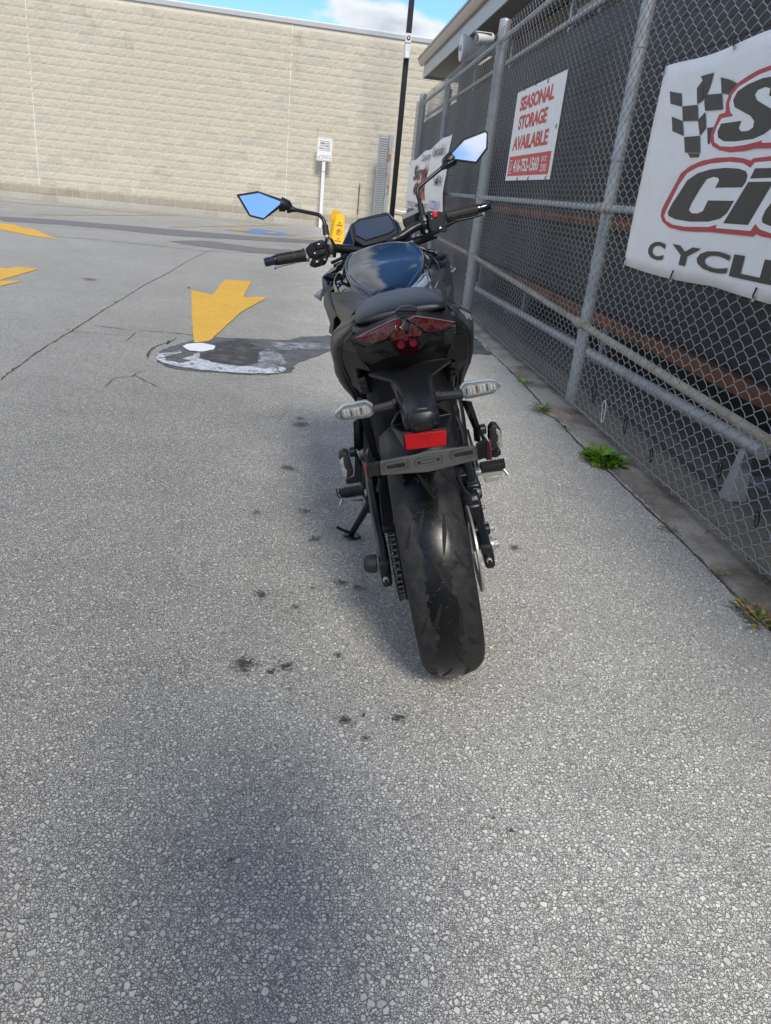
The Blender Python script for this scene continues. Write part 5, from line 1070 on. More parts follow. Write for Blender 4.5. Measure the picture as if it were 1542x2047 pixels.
# path around both sprockets
path = []; Rr, rf, D = .088, .036, math.hypot(.495, .051); th = math.atan2(.051, .495); b_ = math.asin((Rr - rf) / D)
c0, c1 = Vector((.005, .309)), Vector((.5, .36))
def arc(c, r, a0, a1, n): return [c + Vector((math.cos(a0 + (a1 - a0) * i / n), math.sin(a0 + (a1 - a0) * i / n))) * r for i in range(n + 1)]
aT = th + math.pi / 2 - b_; aB = th - math.pi / 2 + b_ + 2 * math.pi
P = arc(c0, Rr, aT, aB, 40) + arc(c1, rf, aB - 2 * math.pi, aT, 12); P.append(P[0])
tot = sum((P[i + 1] - P[i]).length for i in range(len(P) - 1)); nl = int(round(tot / .01587)); nl += nl % 2
Q = resample([Vector((p.x, p.y, 0)) for p in P], nl + 1)
def link(wd):
    m = MB()
    for s_ in (-1, 1):
        v = []
        for k in range(10):
            a = 2 * math.pi * k / 10; v.append((math.cos(a) * .0074 + (.0079 if math.cos(a) > 0 else -.0079), math.sin(a) * .0074))
        x0, x1 = s_ * wd, s_ * (wd + .0018)
        m.add([(x0, y, z) for y, z in v] + [(x1, y, z) for y, z in v], [tuple(range(10)), tuple(range(19, 9, -1))] + [(k, (k + 1) % 10, 10 + (k + 1) % 10, 10 + k) for k in range(10)])
    return m
la = link(.0062).cyl((-.0062, -.0079, 0), (.0062, -.0079, 0), .0050, 10).cyl((-.0062, .0079, 0), (.0062, .0079, 0), .0050, 10).ob('link', 'chain_roller', ch)
lb = link(.0084).cyl((-.0108, -.0079, 0), (.0108, -.0079, 0), .0026, 8).cyl((-.0108, .0079, 0), (.0108, .0079, 0), .0026, 8).ob('link', 'chain', ch)
for i in range(nl):
    s_ = la if i % 2 == 0 else lb; o = s_ if i < 2 else copy_ob(s_, ch)
    a = Q[i]; c_ = Q[i + 1]; m_ = (a + c_) / 2; d = c_ - a
    o.location = (SPX, m_.x, m_.y); o.rotation_euler = (math.atan2(d.y, d.x), 0, 0)
# ---- swingarm
sw = MB().tube([(-.138, .40, .405), (-.143, .25, .372), (-.138, .10, .335), (-.132, .02, .318)], [.030, .026, .022, .020], 12, 4)
for s_, x in ((-1, -.131), (1, .125)):
    pass
swing = MB()
for x, s_ in ((-.131, -1), (.127, 1)):
    xo = x + (0 if s_ < 0 else 0)
    sec = []
    for y, z, w, h, dx in ((.46, .40, .030, .070, .012), (.30, .388, .028, .060, .012), (.15, .352, .026, .052, .006), (.05, .328, .026, .050, 0), (-.02, .310, .026, .050, 0), (-.055, .303, .024, .046, 0)):
        sec.append([(x + s_ * dx + a * w / 2, y, z + b * h / 2) for a, b in ((-1, -.7), (-.7, -1), (.7, -1), (1, -.7), (1, .7), (.7, 1), (-.7, 1), (-1, .7))])
    v = [p for r_ in sec for p in r_]; f = []
    for i in range(5):
        for k in range(8): f.append((i * 8 + k, i * 8 + (k + 1) % 8, i * 8 + 8 + (k + 1) % 8, i * 8 + 8 + k))
    f += [tuple(range(8)), tuple(range(47, 39, -1))]
    swing.add(v, f)
swing.cyl((-.15, .42, .40), (.15, .42, .40), .035, 16)
swing.box((-.13, .27, .36), (.13, .33, .41))
swing.ob('swingarm', 'blackmetal', moto, bevel=.003)
for k, bk in (('adjL', 'boltL'), ('adjR', 'boltR')):
    a = MB().slab([(p[0], p[1] + .0, p[2]) for p in K[k]], (0, .012, 0)).ob('chain_adjuster', 'plastic_grey', moto, bevel=.002)
    c_ = Vector(K[bk][0]); q = [tuple(Vector(p).lerp(sum((Vector(z) for z in K[k]), Vector()) / len(K[k]), .22)) for p in K[k]]
    MB().slab([(p[0], p[1] - .002, p[2]) for p in q], (0, .004, 0)).ob('adjuster_plate', 'plastic_dk', a, bevel=.001)
    MB().cyl(c_ + Vector((0, .0, 0)), c_ + Vector((0, -.011, 0)), .0078, 6).ob('nut', 'steel', a, bevel=.001)
    MB().cyl(c_, c_ + Vector((0, -.026, 0)), .0042, 10).ob('bolt', 'blackmetal', a)
MB().cyl((-.150, 0, .318), (-.157, 0, .318), .020, 20).ob('axle_washer', 'steel', moto)
MB().tube([(-.150, 0, .322), (-.168, 0, .325), (-.178, 0, .327), (-.183, 0, .328)], [.0235, .0235, .020, .012], 20).ob('axle_cap', 'rubber', moto, bevel=.002)
MB().cyl((.138, 0, .318), (.146, 0, .318), .019, 20).ob('axle_washer', 'steel', moto)
MB().cyl((.145, 0, .318), (.160, 0, .318), .0125, 6).ob('axle_nut', 'steel', moto, bevel=.001)
cal = MB().box((.092, .075, .335), (.140, .155, .40)).box((.098, .14, .36), (.125, .20, .395)).ob('brake_caliper', 'blackmetal', moto, bevel=.008)
for p, r_ in (((.120, .10, .405), .007), ((.137, .115, .37), .007), ((.133, .06, .345), .008)):
    MB().cyl(p, (p[0] + .012, p[1] - .004, p[2] + .003), r_, 8).ob('bolt', 'steel', cal, bevel=.001)
MB().cyl((.10, .05, .338), (.148, .05, .338), .015, 16).ob('torque_mount', 'blackmetal', cal, bevel=.003)
MB().cyl((.147, .05, .338), (.160, .05, .338), .008, 6).ob('bolt', 'steel', cal)
MB().box((.118, .21, .352), (.158, .30, .40)).ob('master_cylinder', 'blackmetal', moto, bevel=.006)
MB().cyl((.134, .205, .382), (.150, .195, .378), .011, 12).ob('fitting', 'steel', moto, bevel=.002)
MB().tube([(.12, .30, .41), (.10, .20, .43), (.11, .12, .41)], .005, 8, 5).ob('brake_hose', 'rubber', moto)
# chain guard with its orange sticker
gd = MB().slab(K['guard'], (0, .012, -.006)).ob('chain_guard', 'plastic', moto, bevel=.002)
MB().slab([(p[0], p[1] - .002, p[2] + .001) for p in K['sticker']], (0, .001, -.0005)).ob('warning_sticker', 'sticker', gd)
MB().slab([(p[0], p[1] - .002, p[2] + dz_) for p, dz_ in ((K['guard'][0], .004), (K['guard'][1], .004), (K['guard'][1], -.010), (K['guard'][0], -.010))], (0, .01, 0)).ob('guard_end', 'plastic', gd, bevel=.003)

# ---- engine, frame, exhaust, forks: the darker mass in the middle
MB().box((-.155, .46, .22), (.155, .86, .56)).ob('crankcase', 'plastic_dk', moto, bevel=.03, seg=3)
for s_ in (-1, 1): MB().cyl((s_ * .15, .60, .33), (s_ * .185, .60, .33), .085, 24).ob('engine_cover', 'blackmetal', moto, bevel=.012)
cyb = MB().box((-.11, .66, .50), (.11, .88, .74), Matrix.Rotation(R(0), 3, 'X')); cyb.ob('cylinder_block', 'plastic_dk', moto, bevel=.012)
for k in range(6): MB().box((-.118, .652, .53 + k * .03), (.118, .888, .536 + k * .03)).ob('cooling_fin', 'blackmetal', moto)
MB().box((-.14, .95, .42), (.14, .99, .74)).ob('radiator', 'blackmetal', moto, bevel=.01)
MB().tube([(-.10, .90, .60), (-.09, 1.0, .35), (-.04, .85, .20), (.04, .55, .19), (.10, .35, .22)], .021, 12, 5).ob('exhaust_pipe', 'steel', moto)
MB().box((.02, .28, .15), (.155, .52, .27)).ob('silencer', 'blackmetal', moto, bevel=.025)
for s_ in (-1, 1):
    MB().tube([(CX + s_ * .07, 1.05, .94), (CX + s_ * .13, .80, .78), (CX + s_ * .14, .52, .56), (CX + s_ * .13, .46, .36)], .017, 10, 4).ob('frame_tube', 'blackmetal', moto)
    MB().tube([(CX + s_ * .13, .60, .70), (CX + s_ * .10, .30, .76), (CX + s_ * .07, .02, .84)], .014, 10, 4).ob('subframe_tube', 'blackmetal', moto)
    MB().tube([(s_ * .105, 1.02, 1.0), (s_ * .105, 1.40 - .06, .34)], [.020, .024], 16).ob('fork_leg', 'blackmetal', moto)
MB().slab([(-.05, 1.25, .56), (.05, 1.25, .56), (.055, 1.55, .575), (.03, 1.66, .54), (-.03, 1.66, .54), (-.055, 1.55, .575)], (0, 0, .02)).ob('front_mudguard', 'plastic', moto, bevel=.008)
MB().box((-.12, .985, .965), (.12, 1.07, .99)).ob('triple_clamp', 'blackmetal', moto, bevel=.01)
MB().box((-.085, 1.16, .80), (.105, 1.24, .96)).ob('headlight_housing', 'plastic', moto, bevel=.03, seg=3)
MB().slab([(-.08, 1.245, .90), (.10, 1.245, .90), (.06, 1.255, .83), (-.04, 1.255, .83)], (0, -.02, 0)).ob('headlight', 'clear', moto, bevel=.004)
# shock with spring
MB().cyl((.055, .40, .46), (.075, .32, .70), .018, 12).ob('shock_body', 'steel', moto)
sp = []
for k in range(97):
    u = k / 96; a = u * 2 * math.pi * 7; c_ = Vector((.055, .40, .48)).lerp(Vector((.073, .33, .66)), u); sp.append(c_ + Vector((math.cos(a) * .032, math.sin(a) * .032, 0)))
MB().tube(sp, .006, 6).ob('shock_spring', 'blackmetal', moto)
MB().box((-.10, .16, .52), (.115, .50, .80)).ob('inner_fender', 'plastic_dk', moto, bevel=.03, seg=3)
hug = MB(); rows = []
for k in range(9):
    a = R(62) - R(62 + 22) * k / 8; rows.append([(x, .352 * math.sin(a) * (1 - .0 * abs(x)), .315 + .352 * math.cos(a) - (abs(x) / .085) ** 2 * .035) for x in (-.085, -.06, -.03, 0, .03, .06, .085)])
hug.grid(rows).ob('tyre_hugger', 'plastic_dk', moto, solid=.003)
MB().tube([(.10, .33, .62), (.118, .26, .60), (.128, .23, .56), (.130, .21, .52)], .006, 8, 5).ob('rear_brake_hose', 'blackmetal', moto)
MB().cyl((.104, .305, .615), (.128, .25, .555), .0065, 10).ob('linkage_rod', 'steel', moto)
# ---- foot pegs, hangers
for s_, k in ((-1, 'L'), (1, 'R')):
    rbp = K['peg' + k]; m_ = K['peg' + k + 'm']
    hang = MB().tube([(CX + s_ * .150, .50, .46), (CX + s_ * .155, .46, .40), (CX + s_ * .158, .43, .36)], .013, 10, 4).ob('rider_peg_hanger', 'blackmetal', moto)
    xs = sorted(p[0] for p in rbp); x0, x1 = xs[0], xs[-1]
    pg = MB().slab([(p[0], p[1] - .018, p[2]) for p in rbp], (0, .040, 0)).ob('rider_peg_rubber', 'rubber', moto, bevel=.003)
    for q in range(9):
        xx = x0 + (x1 - x0) * (q + .5) / 9.6
        MB().tube([(xx - .003 * s_, .403, .3545), (xx + .004 * s_, .401, .362), (xx + .006 * s_, .408, .3715), (xx + .008 * s_, .435, .3735)], .0022, 6, 2).ob('rib', 'rubber', pg)
    mm = MB().slab([(p[0], p[1] - .024, p[2] - .001) for p in m_], (0, .040, 0)).ob('rider_peg', 'alu', moto, bevel=.003)
    MB().slab([(p[0], p[1] - .026, p[2]) for p in K['pl' + k]], (0, .030, 0)).ob('peg_weight', 'alu', mm, bevel=.002)
    tip = (-.243 if s_ < 0 else .254)
    MB().cyl((tip - s_ * .004, .40, .352), (tip + s_ * .006, .392, .336), .0045, 8).ob('feeler', 'steel', mm)
    MB().cyl((x1 if s_ < 0 else x0, .405, .356), ((x1 if s_ < 0 else x0) - s_ * .018, .405, .356), .011, 12).ob('pivot', 'steel', mm, bevel=.001)
    # passenger peg, folded up
    pk = K['ppeg' + k]; cxp = sum(p[0] for p in pk) / len(pk)
    pp = MB().slab([(p[0], .232, p[2]) for p in pk], (0, .034, 0), .003).ob('passenger_peg_rubber', 'rubber', moto, bevel=.005)
    face = [(cxp + s_ * .004, .2295, .540), (cxp + s_ * .015, .2295, .530), (cxp + s_ * .016, .2295, .485), (cxp + s_ * .006, .2295, .477), (cxp - s_ * .001, .2295, .500)]
    MB().slab(face, (0, .006, 0)).ob('peg_plate', 'alu', pp, bevel=.002)
    for z_ in (.521, .500): MB().cyl((cxp + s_ * .009, .2285, z_), (cxp + s_ * .009, .224, z_), .004, 8).ob('screw', 'steel', pp)
    for q in range(6): MB().box((cxp - s_ * .011 - .003, .228, .486 + q * .010), (cxp - s_ * .011 + .003, .234, .491 + q * .010)).ob('rib', 'rubber', pp)
    bk = K['ppb' + k]; MB().slab([(p[0], p[1] - .012, p[2]) for p in bk], (0, .024, 0)).ob('passenger_peg_bracket', 'blackmetal', moto, bevel=.003)
    br = K['br' + k]; MB().slab(br, (-s_ * .012, .018, 0)).ob('peg_hanger_arm', 'blackmetal', moto, bevel=.002)
    q = Vector(br[2 if s_ > 0 else 3]); MB().cyl(q + Vector((-s_ * .004, -.004, -.01)), q + Vector((s_ * .014, -.004, -.01)), .014, 14).ob('hanger_boss', 'blackmetal', moto, bevel=.003)
# strut on the left between tail and wheel
MB().bar((-.118, .20, .66), (-.112, .30, .50), .022, .012).ob('left_brace', 'blackmetal', moto, bevel=.002)
MB().bar((-.095, .22, .60), (-.088, .26, .50), .016, .012).ob('left_brace', 'plastic_grey', moto, bevel=.002)
# ---- side stand
sf = Vector(K['standfoot'][0]); st_ = Vector((-.150, .62, .27))
stand = MB().tube([st_, st_.lerp(sf, .5), sf + Vector((0, 0, .008))], [.013, .012, .010], 12).ob('side_stand', 'blackmetal', moto)
dn = Vector((-.2736, 0, .9618)) # world up seen in the bike's axes (approx.)
up_l = Vector((-.2736, .011, .9618)).normalized()
up_l = Vector((-0.2736, 0.0, 0.9618))
bw = Matrix.Rotation(R(-2.347), 3, 'Z') @ Matrix.Rotation(-R(15.89), 3, 'Y'); upw = bw.inverted() @ Vector((0, 0, 1))
foot = MB().tube([sf + upw * .001, sf + upw * .007], [.032, .030], 18).ob('stand_foot', 'blackmetal', stand, bevel=.001)
tq = Vector(K['toe'][0]); MB().tube([sf + upw * .012, sf.lerp(tq, .5) + upw * .004, tq], .0055, 8).ob('toe_pin', 'blackmetal', stand)
MB().tube([st_.lerp(sf, .45), st_.lerp(sf, .45) + Vector((.045, .02, -.01)), st_.lerp(sf, .45) + Vector((.055, .04, .03))], .005, 8).ob('spring_pin', 'blackmetal', stand)
# ---- tail: seat, cover, lamp
def super_loft(name, stations, mat, parent, n=24, sub=0, ex=2.4, bevel=0, smooth=60):
    v = []; f = []
    for y, xc_, hw, zb, zt, dy in stations:
        zc = zb + (zt - zb) * .30
        for k in range(n):
            a = 2 * math.pi * k / n; c_, s_ = math.cos(a), math.sin(a)
            x = abs(c_) ** (2 / ex) * (1 if c_ > 0 else -1) * hw; zz_ = abs(s_) ** (2 / ex) * (1 if s_ > 0 else -1)
            z = zc + (zt - zc) * zz_ if zz_ > 0 else zc + (zc - zb) * zz_
            v.append((xc_ + x, y + dy * (zz_), z))
    m = len(stations)
    for i in range(m - 1):
        for k in range(n): f.append((i * n + k, i * n + (k + 1) % n, (i + 1) * n + (k + 1) % n, (i + 1) * n + k))
    f += [tuple(range(n - 1, -1, -1)), tuple((m - 1) * n + k for k in range(n))]
    return MB().add(v, f).ob(name, mat, parent, smooth=smooth, sub=sub, bevel=bevel)
ps = super_loft('passenger_seat', [(-.040, .016, .070, .926, .932, .0), (-.038, .017, .090, .914, .936, .004), (-.018, .017, .103, .910, .944, .010), (.02, .017, .107, .908, .950, .012), (.07, .017, .102, .908, .953, .01), (.13, .018, .092, .910, .953, 0), (.19, .020, .078, .910, .948, 0), (.25, .022, .056, .905, .936, 0), (.27, .020, .03, .90, .92, 0)], 'seat', moto, 28, 1, 2.6)
super_loft('rider_seat', [(.24, CX, .05, .84, .89, 0), (.28, CX, .10, .82, .862, 0), (.36, CX, .115, .80, .838, 0), (.46, CX, .10, .80, .835, 0), (.54, CX, .075, .80, .845, 0), (.60, CX, .05, .82, .85, 0)], 'seat', moto, 24, 1, 2.6)
# tail body under the seat
super_loft('tail_core', [(-.085, CX, .060, .862, .900, 0), (-.05, CX, .085, .85, .908, 0), (.0, CX, .098, .83, .912, 0), (.06, CX, .105, .80, .910, 0), (.14, CX, .110, .76, .905, 0), (.25, CX, .115, .72, .87, 0), (.42, CX, .11, .66, .82, 0), (.56, CX, .10, .62, .83, 0)], 'plastic_dk', moto, 24)
cvr = MB().grid([K['cov0'], K['cov1']], 13).ob('tail_cover', 'plastic', moto, solid=.004, off=-1, smooth=50)
MB().grid([K['cov1'], K['cov2']], 13).ob('lamp_surround', 'plastic_dk', moto, solid=.004, smooth=50)
lamp = MB().slab([(p[0], p[1] - .006, p[2]) for p in K['light_mid']], (0, .03, 0), .004).ob('tail_light', 'lensdark', moto, bevel=.002)
for k in ('light_left', 'light_right'):
    P_ = [Vector(p) for p in K[k]]; c_ = sum(P_, Vector()) / len(P_)
    MB().slab([c_ + (p - c_) * 1.09 + Vector((0, -.0065, 0)) for p in P_], (0, .02, 0)).ob('lens_frame', 'plastic_dk', lamp, bevel=.001)
for k in ('light_left', 'light_right'): MB().slab([(p[0], p[1] - .008, p[2]) for p in K[k]], (0, .03, 0), .002).ob('side_lens', 'lensred', lamp, bevel=.0015)
for k in ('lens_l', 'lens_r'): MB().slab([(p[0], p[1] - .0035, p[2]) for p in K[k]], (0, .008, 0)).ob('facet_lens', 'lensred', lamp, bevel=.001)
for ir, p in enumerate(K['light_dot']): MB().tube([(p[0], p[1] + .0032, p[2]), (p[0], p[1] + .006, p[2])], [(.0055, .0062, .0078, .0078)[ir]] * 2, 20).ob('led', 'lensdot', lamp)
for k in ('light_left', 'light_right'):
    e_ = [Vector(p) + Vector((0, -.010, .001)) for p in (K[k][0:4] if k == 'light_left' else K[k][0:4])]
    MB().tube(e_, .0012, 6).ob('lens_edge', 'lensedge', lamp)
MB().slab([(p[0], p[1] - .012, p[2]) for p in K['bracket']], (0, .014, 0)).ob('seat_catch', 'plastic_grey', moto, bevel=.002)
q = K['bracket']; MB().slab([(p[0], p[1] - .016, p[2]) for p in (q[0], q[1], q[2], q[3], q[4])], (0, .006, 0)).ob('seat_catch_tab', 'plastic_grey', moto, bevel=.0015)
# lower tail shells
MB().slab(K['mask'], (0, .02, -.004)).ob('lamp_lower_shell', 'plastic', moto, bevel=.002)
for k in ('L', 'R'):
    MB().slab(K['flap' + k], (0, .010, 0)).ob('tail_side_flap', 'plastic', moto, bevel=.0015)
    MB().slab(K['under' + k], (0, .012, 0)).ob('undertail_shell', 'plastic_dk', moto, bevel=.002)
    out = [Vector(p) for p in K['side%s_out' % k]] + [Vector(p) for p in K['side%s_out2' % k][1:]]
    inn = [Vector(p) for p in K['side%s_in' % k]]; s_ = -1 if k == 'L' else 1
    fwd = [p + Vector((-s_ * .012, .22, -.01)) for p in out]; mid = [p.lerp(q_, .5) + Vector((s_ * .004, -.006, 0)) for p, q_ in zip(resample(inn, 12), resample(out, 12))]
    MB().grid([inn, mid, out], 12).ob('side_cowl', 'plastic_grey' if k == 'L' else 'plastic', moto, solid=.004, smooth=50)
    MB().grid([out, [p.lerp(q_, .5) + Vector((s_ * .004, 0, 0)) for p, q_ in zip(out, fwd)], fwd], 12).ob('side_cowl', 'plastic', moto, solid=.004, smooth=60)
    rim_ = [p + Vector((-s_ * .004, -.003, 0)) for p in resample(inn, 14)]; MB().tube(rim_, .0045, 8).ob('cowl_seam', 'plastic_dk', moto)
MB().slab([(.150, .072, .893), (.163, .085, .884), (.182, .128, .866), (.183, .120, .855), (.170, .095, .857)], (-.003, .004, -.002)).ob('cowl_badge', 'alu_satin', moto, bevel=.0005)
for s_ in (-1, 1):
    for z_, y_ in ((.775, .06), (.752, .10), (.735, .13)):
        MB().tube([(CX + s_ * .098, y_, z_), (CX + s_ * .118, y_ + .01, z_ - .006)], [.011, .009], 10).ob('cable_clip', 'plastic_dk', moto, bevel=.002)
# rear fender with lamp cap, reflector and plate bracket
MB().slab(K['fT'][:9] + K['fT'][9:], (0, .016, -.010)).ob('rear_fender', 'plastic', moto, bevel=.002)
arm = []
for y, z, w, h in ((-.09, .800, .046, .016), (-.13, .7965, .041, .020), (-.17, .791, .039, .022), (-.22, .784, .0375, .024), (-.27, .776, .0365, .026), (-.298, .770, .034, .026)):
    arm.append([(CX + a * w, y, z + b * h) for a, b in ((-1, -1), (-1, -.2), (-.80, .30), (-.35, .50), (0, .56), (.35, .50), (.80, .30), (1, -.2), (1, -1))])
av = [p for r_ in arm for p in r_]; af = []
for i in range(len(arm) - 1):
    for k in range(9): af.append((i * 9 + k, i * 9 + (k + 1) % 9, i * 9 + 9 + (k + 1) % 9, i * 9 + 9 + k))
af += [tuple(range(8, -1, -1)), tuple((len(arm) - 1) * 9 + k for k in range(9))]
fa = MB().add(av, af).ob('fender_arm', 'plastic', moto, bevel=.003)
MB().tube([(.009, -.11, .8095), (.009, -.29, .7865)], .0012, 6).tube([(.021, -.11, .8095), (.024, -.29, .786)], .0012, 6).ob('rib', 'plastic', fa)
cp = [(p[0], p[1] - .006, p[2]) for p in K['capfull']]
cap = MB().slab([cp[0], cp[1], cp[2], cp[3], cp[4], cp[5], cp[6], cp[7]], (0, .04, 0), .009).ob('lamp_cap', 'plastic', moto, bevel=.006, seg=3)
for x, z in ((-.001, .752), (.036, .7555)): MB().cyl((x, -.310, z), (x, -.3165, z), .0042, 10).ob('screw', 'blackmetal', cap)
MB().slab(K['fenderlow'], (0, .03, -.006)).ob('plate_hanger', 'plastic', moto, bevel=.003)
rf_ = MB().slab([(p[0] + (.003 if i in (1, 2) else -.003), p[1] + .003, p[2] + (.003 if i < 2 else -.003)) for i, p in enumerate(K['reflector'])], (0, .010, 0)).ob('reflector_frame', 'plastic_dk', moto, bevel=.0015)
MB().slab([(p[0], p[1] - .004, p[2]) for p in K['reflector']], (0, .010, 0)).ob('rear_reflector', 'reflector', rf_, bevel=.002)
pb = MB().slab(K['plate'], (0, .008, 0)).ob('plate_bracket', 'plateblk', moto, bevel=.0015)
def slot(c, l, h, name, mat, par, y, tilt=-.02, ringw=0):
    P = []
    for k in range(20):
        a = 2 * math.pi * k / 20; P.append((c[0] + math.cos(a) * h + (l / 2 if math.cos(a) > 0 else -l / 2), y, c[1] + math.sin(a) * h))
    if ringw:
        P.append(P[0]); return MB().tube(P, ringw, 5).ob(name, mat, par)
    return MB().slab(P, (0, .001, 0)).ob(name, mat, par)
for c_ in ((-.0525, .6825), (.081, .682)):
    slot(c_, .030, .0038, 'slot', 'void', pb, -.3112)
    slot(c_, .030, .0085, 'slot_rim', 'plastic_dk', pb, -.3102, ringw=.0006); slot(c_, .032, .0115, 'slot_rim', 'plastic_dk', pb, -.3102, ringw=.0006)
    MB().box((c_[0] + .002, -.3122, c_[1] - .0036), (c_[0] + .018, -.3112, c_[1] + .0036)).ob('slot_pad', 'plastic', pb)
slot((.0115, .680), .036, .0095, 'slot_rim', 'plastic_dk', pb, -.3102, ringw=.0006)
for x in (-.0072, .0305): MB().cyl((x, -.3102, .680), (x, -.3115, .680), .0034, 14).ob('hole', 'void', pb)
MB().tube([(-.001, -.3104, .6795 - .003), (.024, -.3104, .6795 - .003), (.024, -.3104, .6835), (-.001, -.3104, .6835), (-.001, -.3104, .6765)], .0005, 4).ob('slot_rim', 'plastic_dk', pb)
MB().slab(K['plarmR'], (0, .010, 0)).ob('bracket_arm', 'plastic_dk', pb, bevel=.002); MB().slab(K['plarmL'], (0, .010, 0)).ob('bracket_arm', 'plastic_dk', pb, bevel=.002)
for k, s_ in (('L', -1), ('R', 1)):
    q = K['sref' + k]
    if s_ > 0: face_ = [(.1365, -.272, .678), (.1345, -.272, .6435), (.1395, -.245, .645), (.1415, -.245, .680)]
    else: face_ = [(-.1105, -.272, .681), (-.1095, -.272, .6465), (-.1145, -.245, .648), (-.1155, -.245, .683)]
    br_ = MB().slab([(p[0], p[1], p[2]) for p in q], (-s_ * .004, .030, 0)).ob('side_bracket', 'blackmetal', moto, bevel=.002)
    MB().slab(face_, (s_ * .004, 0, 0)).ob('side_reflector', 'sidered', br_, bevel=.001)
# indicators
for k, s_ in (('indL', -1), ('indR', 1)):
    P = [Vector(p) for p in K[k]]; c_ = sum(P, Vector()) / len(P)
    hs = MB().slab([p + Vector((0, .0125, 0)) for p in P], (0, .014, 0)).ob('indicator', 'silvergrey', moto, bevel=.003)
    MB().slab([p.lerp(c_, .04) for p in P], (0, .0105, 0), .004).ob('lens', 'clear', hs, bevel=.002)
    P2 = [p.lerp(c_, .24) + Vector((0, .0108, -.001)) for p in P]; MB().slab(P2, (0, .0012, 0)).ob('inner_reflector', 'chromeish', hs)
    xs = [p.x for p in P2]; x0, x1 = min(xs) + .004, max(xs) - .004
    for q in range(9):
        xx = x0 + (x1 - x0) * q / 8; MB().box((xx - .0014, c_.y + .006, c_.z - .008), (xx + .0014, c_.y + .0106, c_.z + .005)).ob('rib', 'chromeish' if q % 3 else 'plastic_dk', hs)
    MB().cyl((c_.x, c_.y + .0106, c_.z - .001), (c_.x, c_.y + .007, c_.z - .001), .0040, 12).ob('bulb', 'amber', hs)
    a, b2_ = [Vector(p) for p in K['indstem' + k[-1]]]
    if s_ < 0: a, b2_ = b2_, a
    stm = MB(); sec = []
    for u, w, h in ((0, .022, .026), (.18, .022, .026), (.2, .018, .021), (1, .016, .019)):
        p = a.lerp(b2_, u); p = p + Vector((0, -.01 * u + (0), .0)); sec.append([(p.x, p.y + math.cos(t_) * w / 2, p.z + math.sin(t_) * h / 2) for t_ in [math.pi / 4 * j + .39 for j in range(8)]])
    v = [p for r_ in sec for p in r_]; f = [(i * 8 + j, i * 8 + (j + 1) % 8, i * 8 + 8 + (j + 1) % 8, i * 8 + 8 + j) for i in range(3) for j in range(8)] + [tuple(range(7, -1, -1)), tuple(24 + j for j in range(8))]
    stm.add(v, f).ob('indicator_stem', 'rubber', moto, bevel=.001, smooth=20)
# ---- fuel tank
ST = [(0.5, 0.0388, 0.8938, 0.0863, 0.869, 0.07), (0.545, 0.0551, 0.9086, 0.1112, 0.881, 0.1), (0.601, 0.085, 0.9248, 0.1327, 0.8947, 0.11), (0.646, 0.1, 0.9371, 0.149, 0.9045, 0.11), (0.691, 0.1085, 0.9499, 0.1608, 0.9147, 0.11), (0.747, 0.1155, 0.9629, 0.1697, 0.9235, 0.11), (0.792, 0.1139, 0.9776, 0.1733, 0.9348, 0.11), (0.832, 0.1001, 0.9925, 0.1588, 0.952, 0.1), (0.86, 0.084, 1.0064, 0.1337, 0.9634, 0.09), (0.9, 0.07, 0.975, 0.12, 0.94, 0.08)]
rows = []
for y, wpn, ze, ws, zs, dp in ST:
    half_ = [(0, ze + .013), (wpn * .35, ze + .012), (wpn * .7, ze + .008), (wpn * .93, ze + .002), (wpn, ze + .0015), (wpn + .006, ze + .003), (wpn + .014, ze - .002), (wpn + (ws - wpn) * .45, (ze + zs) / 2 - .006), (ws * .96, zs + .002), (ws, zs - .008), (ws * .98, zs - .04), (ws * .88, zs - dp)]
    rows.append([(CX - x, y, z) for x, z in reversed(half_)] + [(CX + x, y, z) for x, z in half_[1:]])
tk = MB().grid(rows); m_ = len(rows[0])
tk.f += [tuple(range(m_)), tuple((len(rows) - 1) * m_ + k for k in reversed(range(m_)))]
tank = tk.ob('fuel_tank', 'gloss', moto, sub=2, smooth=80)
cpq = K['clip']; MB().box((-.004, .925, .980), (.028, .965, 1.006)).ob('tank_clip', 'plastic_grey', moto, bevel=.003)
MB().box((-.0065, .922, .978), (-.0035, .935, 1.002)).box((.0285, .922, .976), (.0315, .935, 1.0)).box((.003, .921, .998), (.009, .926, 1.011)).box((.016, .921, .998), (.022, .926, 1.011)).ob('clip_frame', 'plastic_dk', moto, bevel=.001)
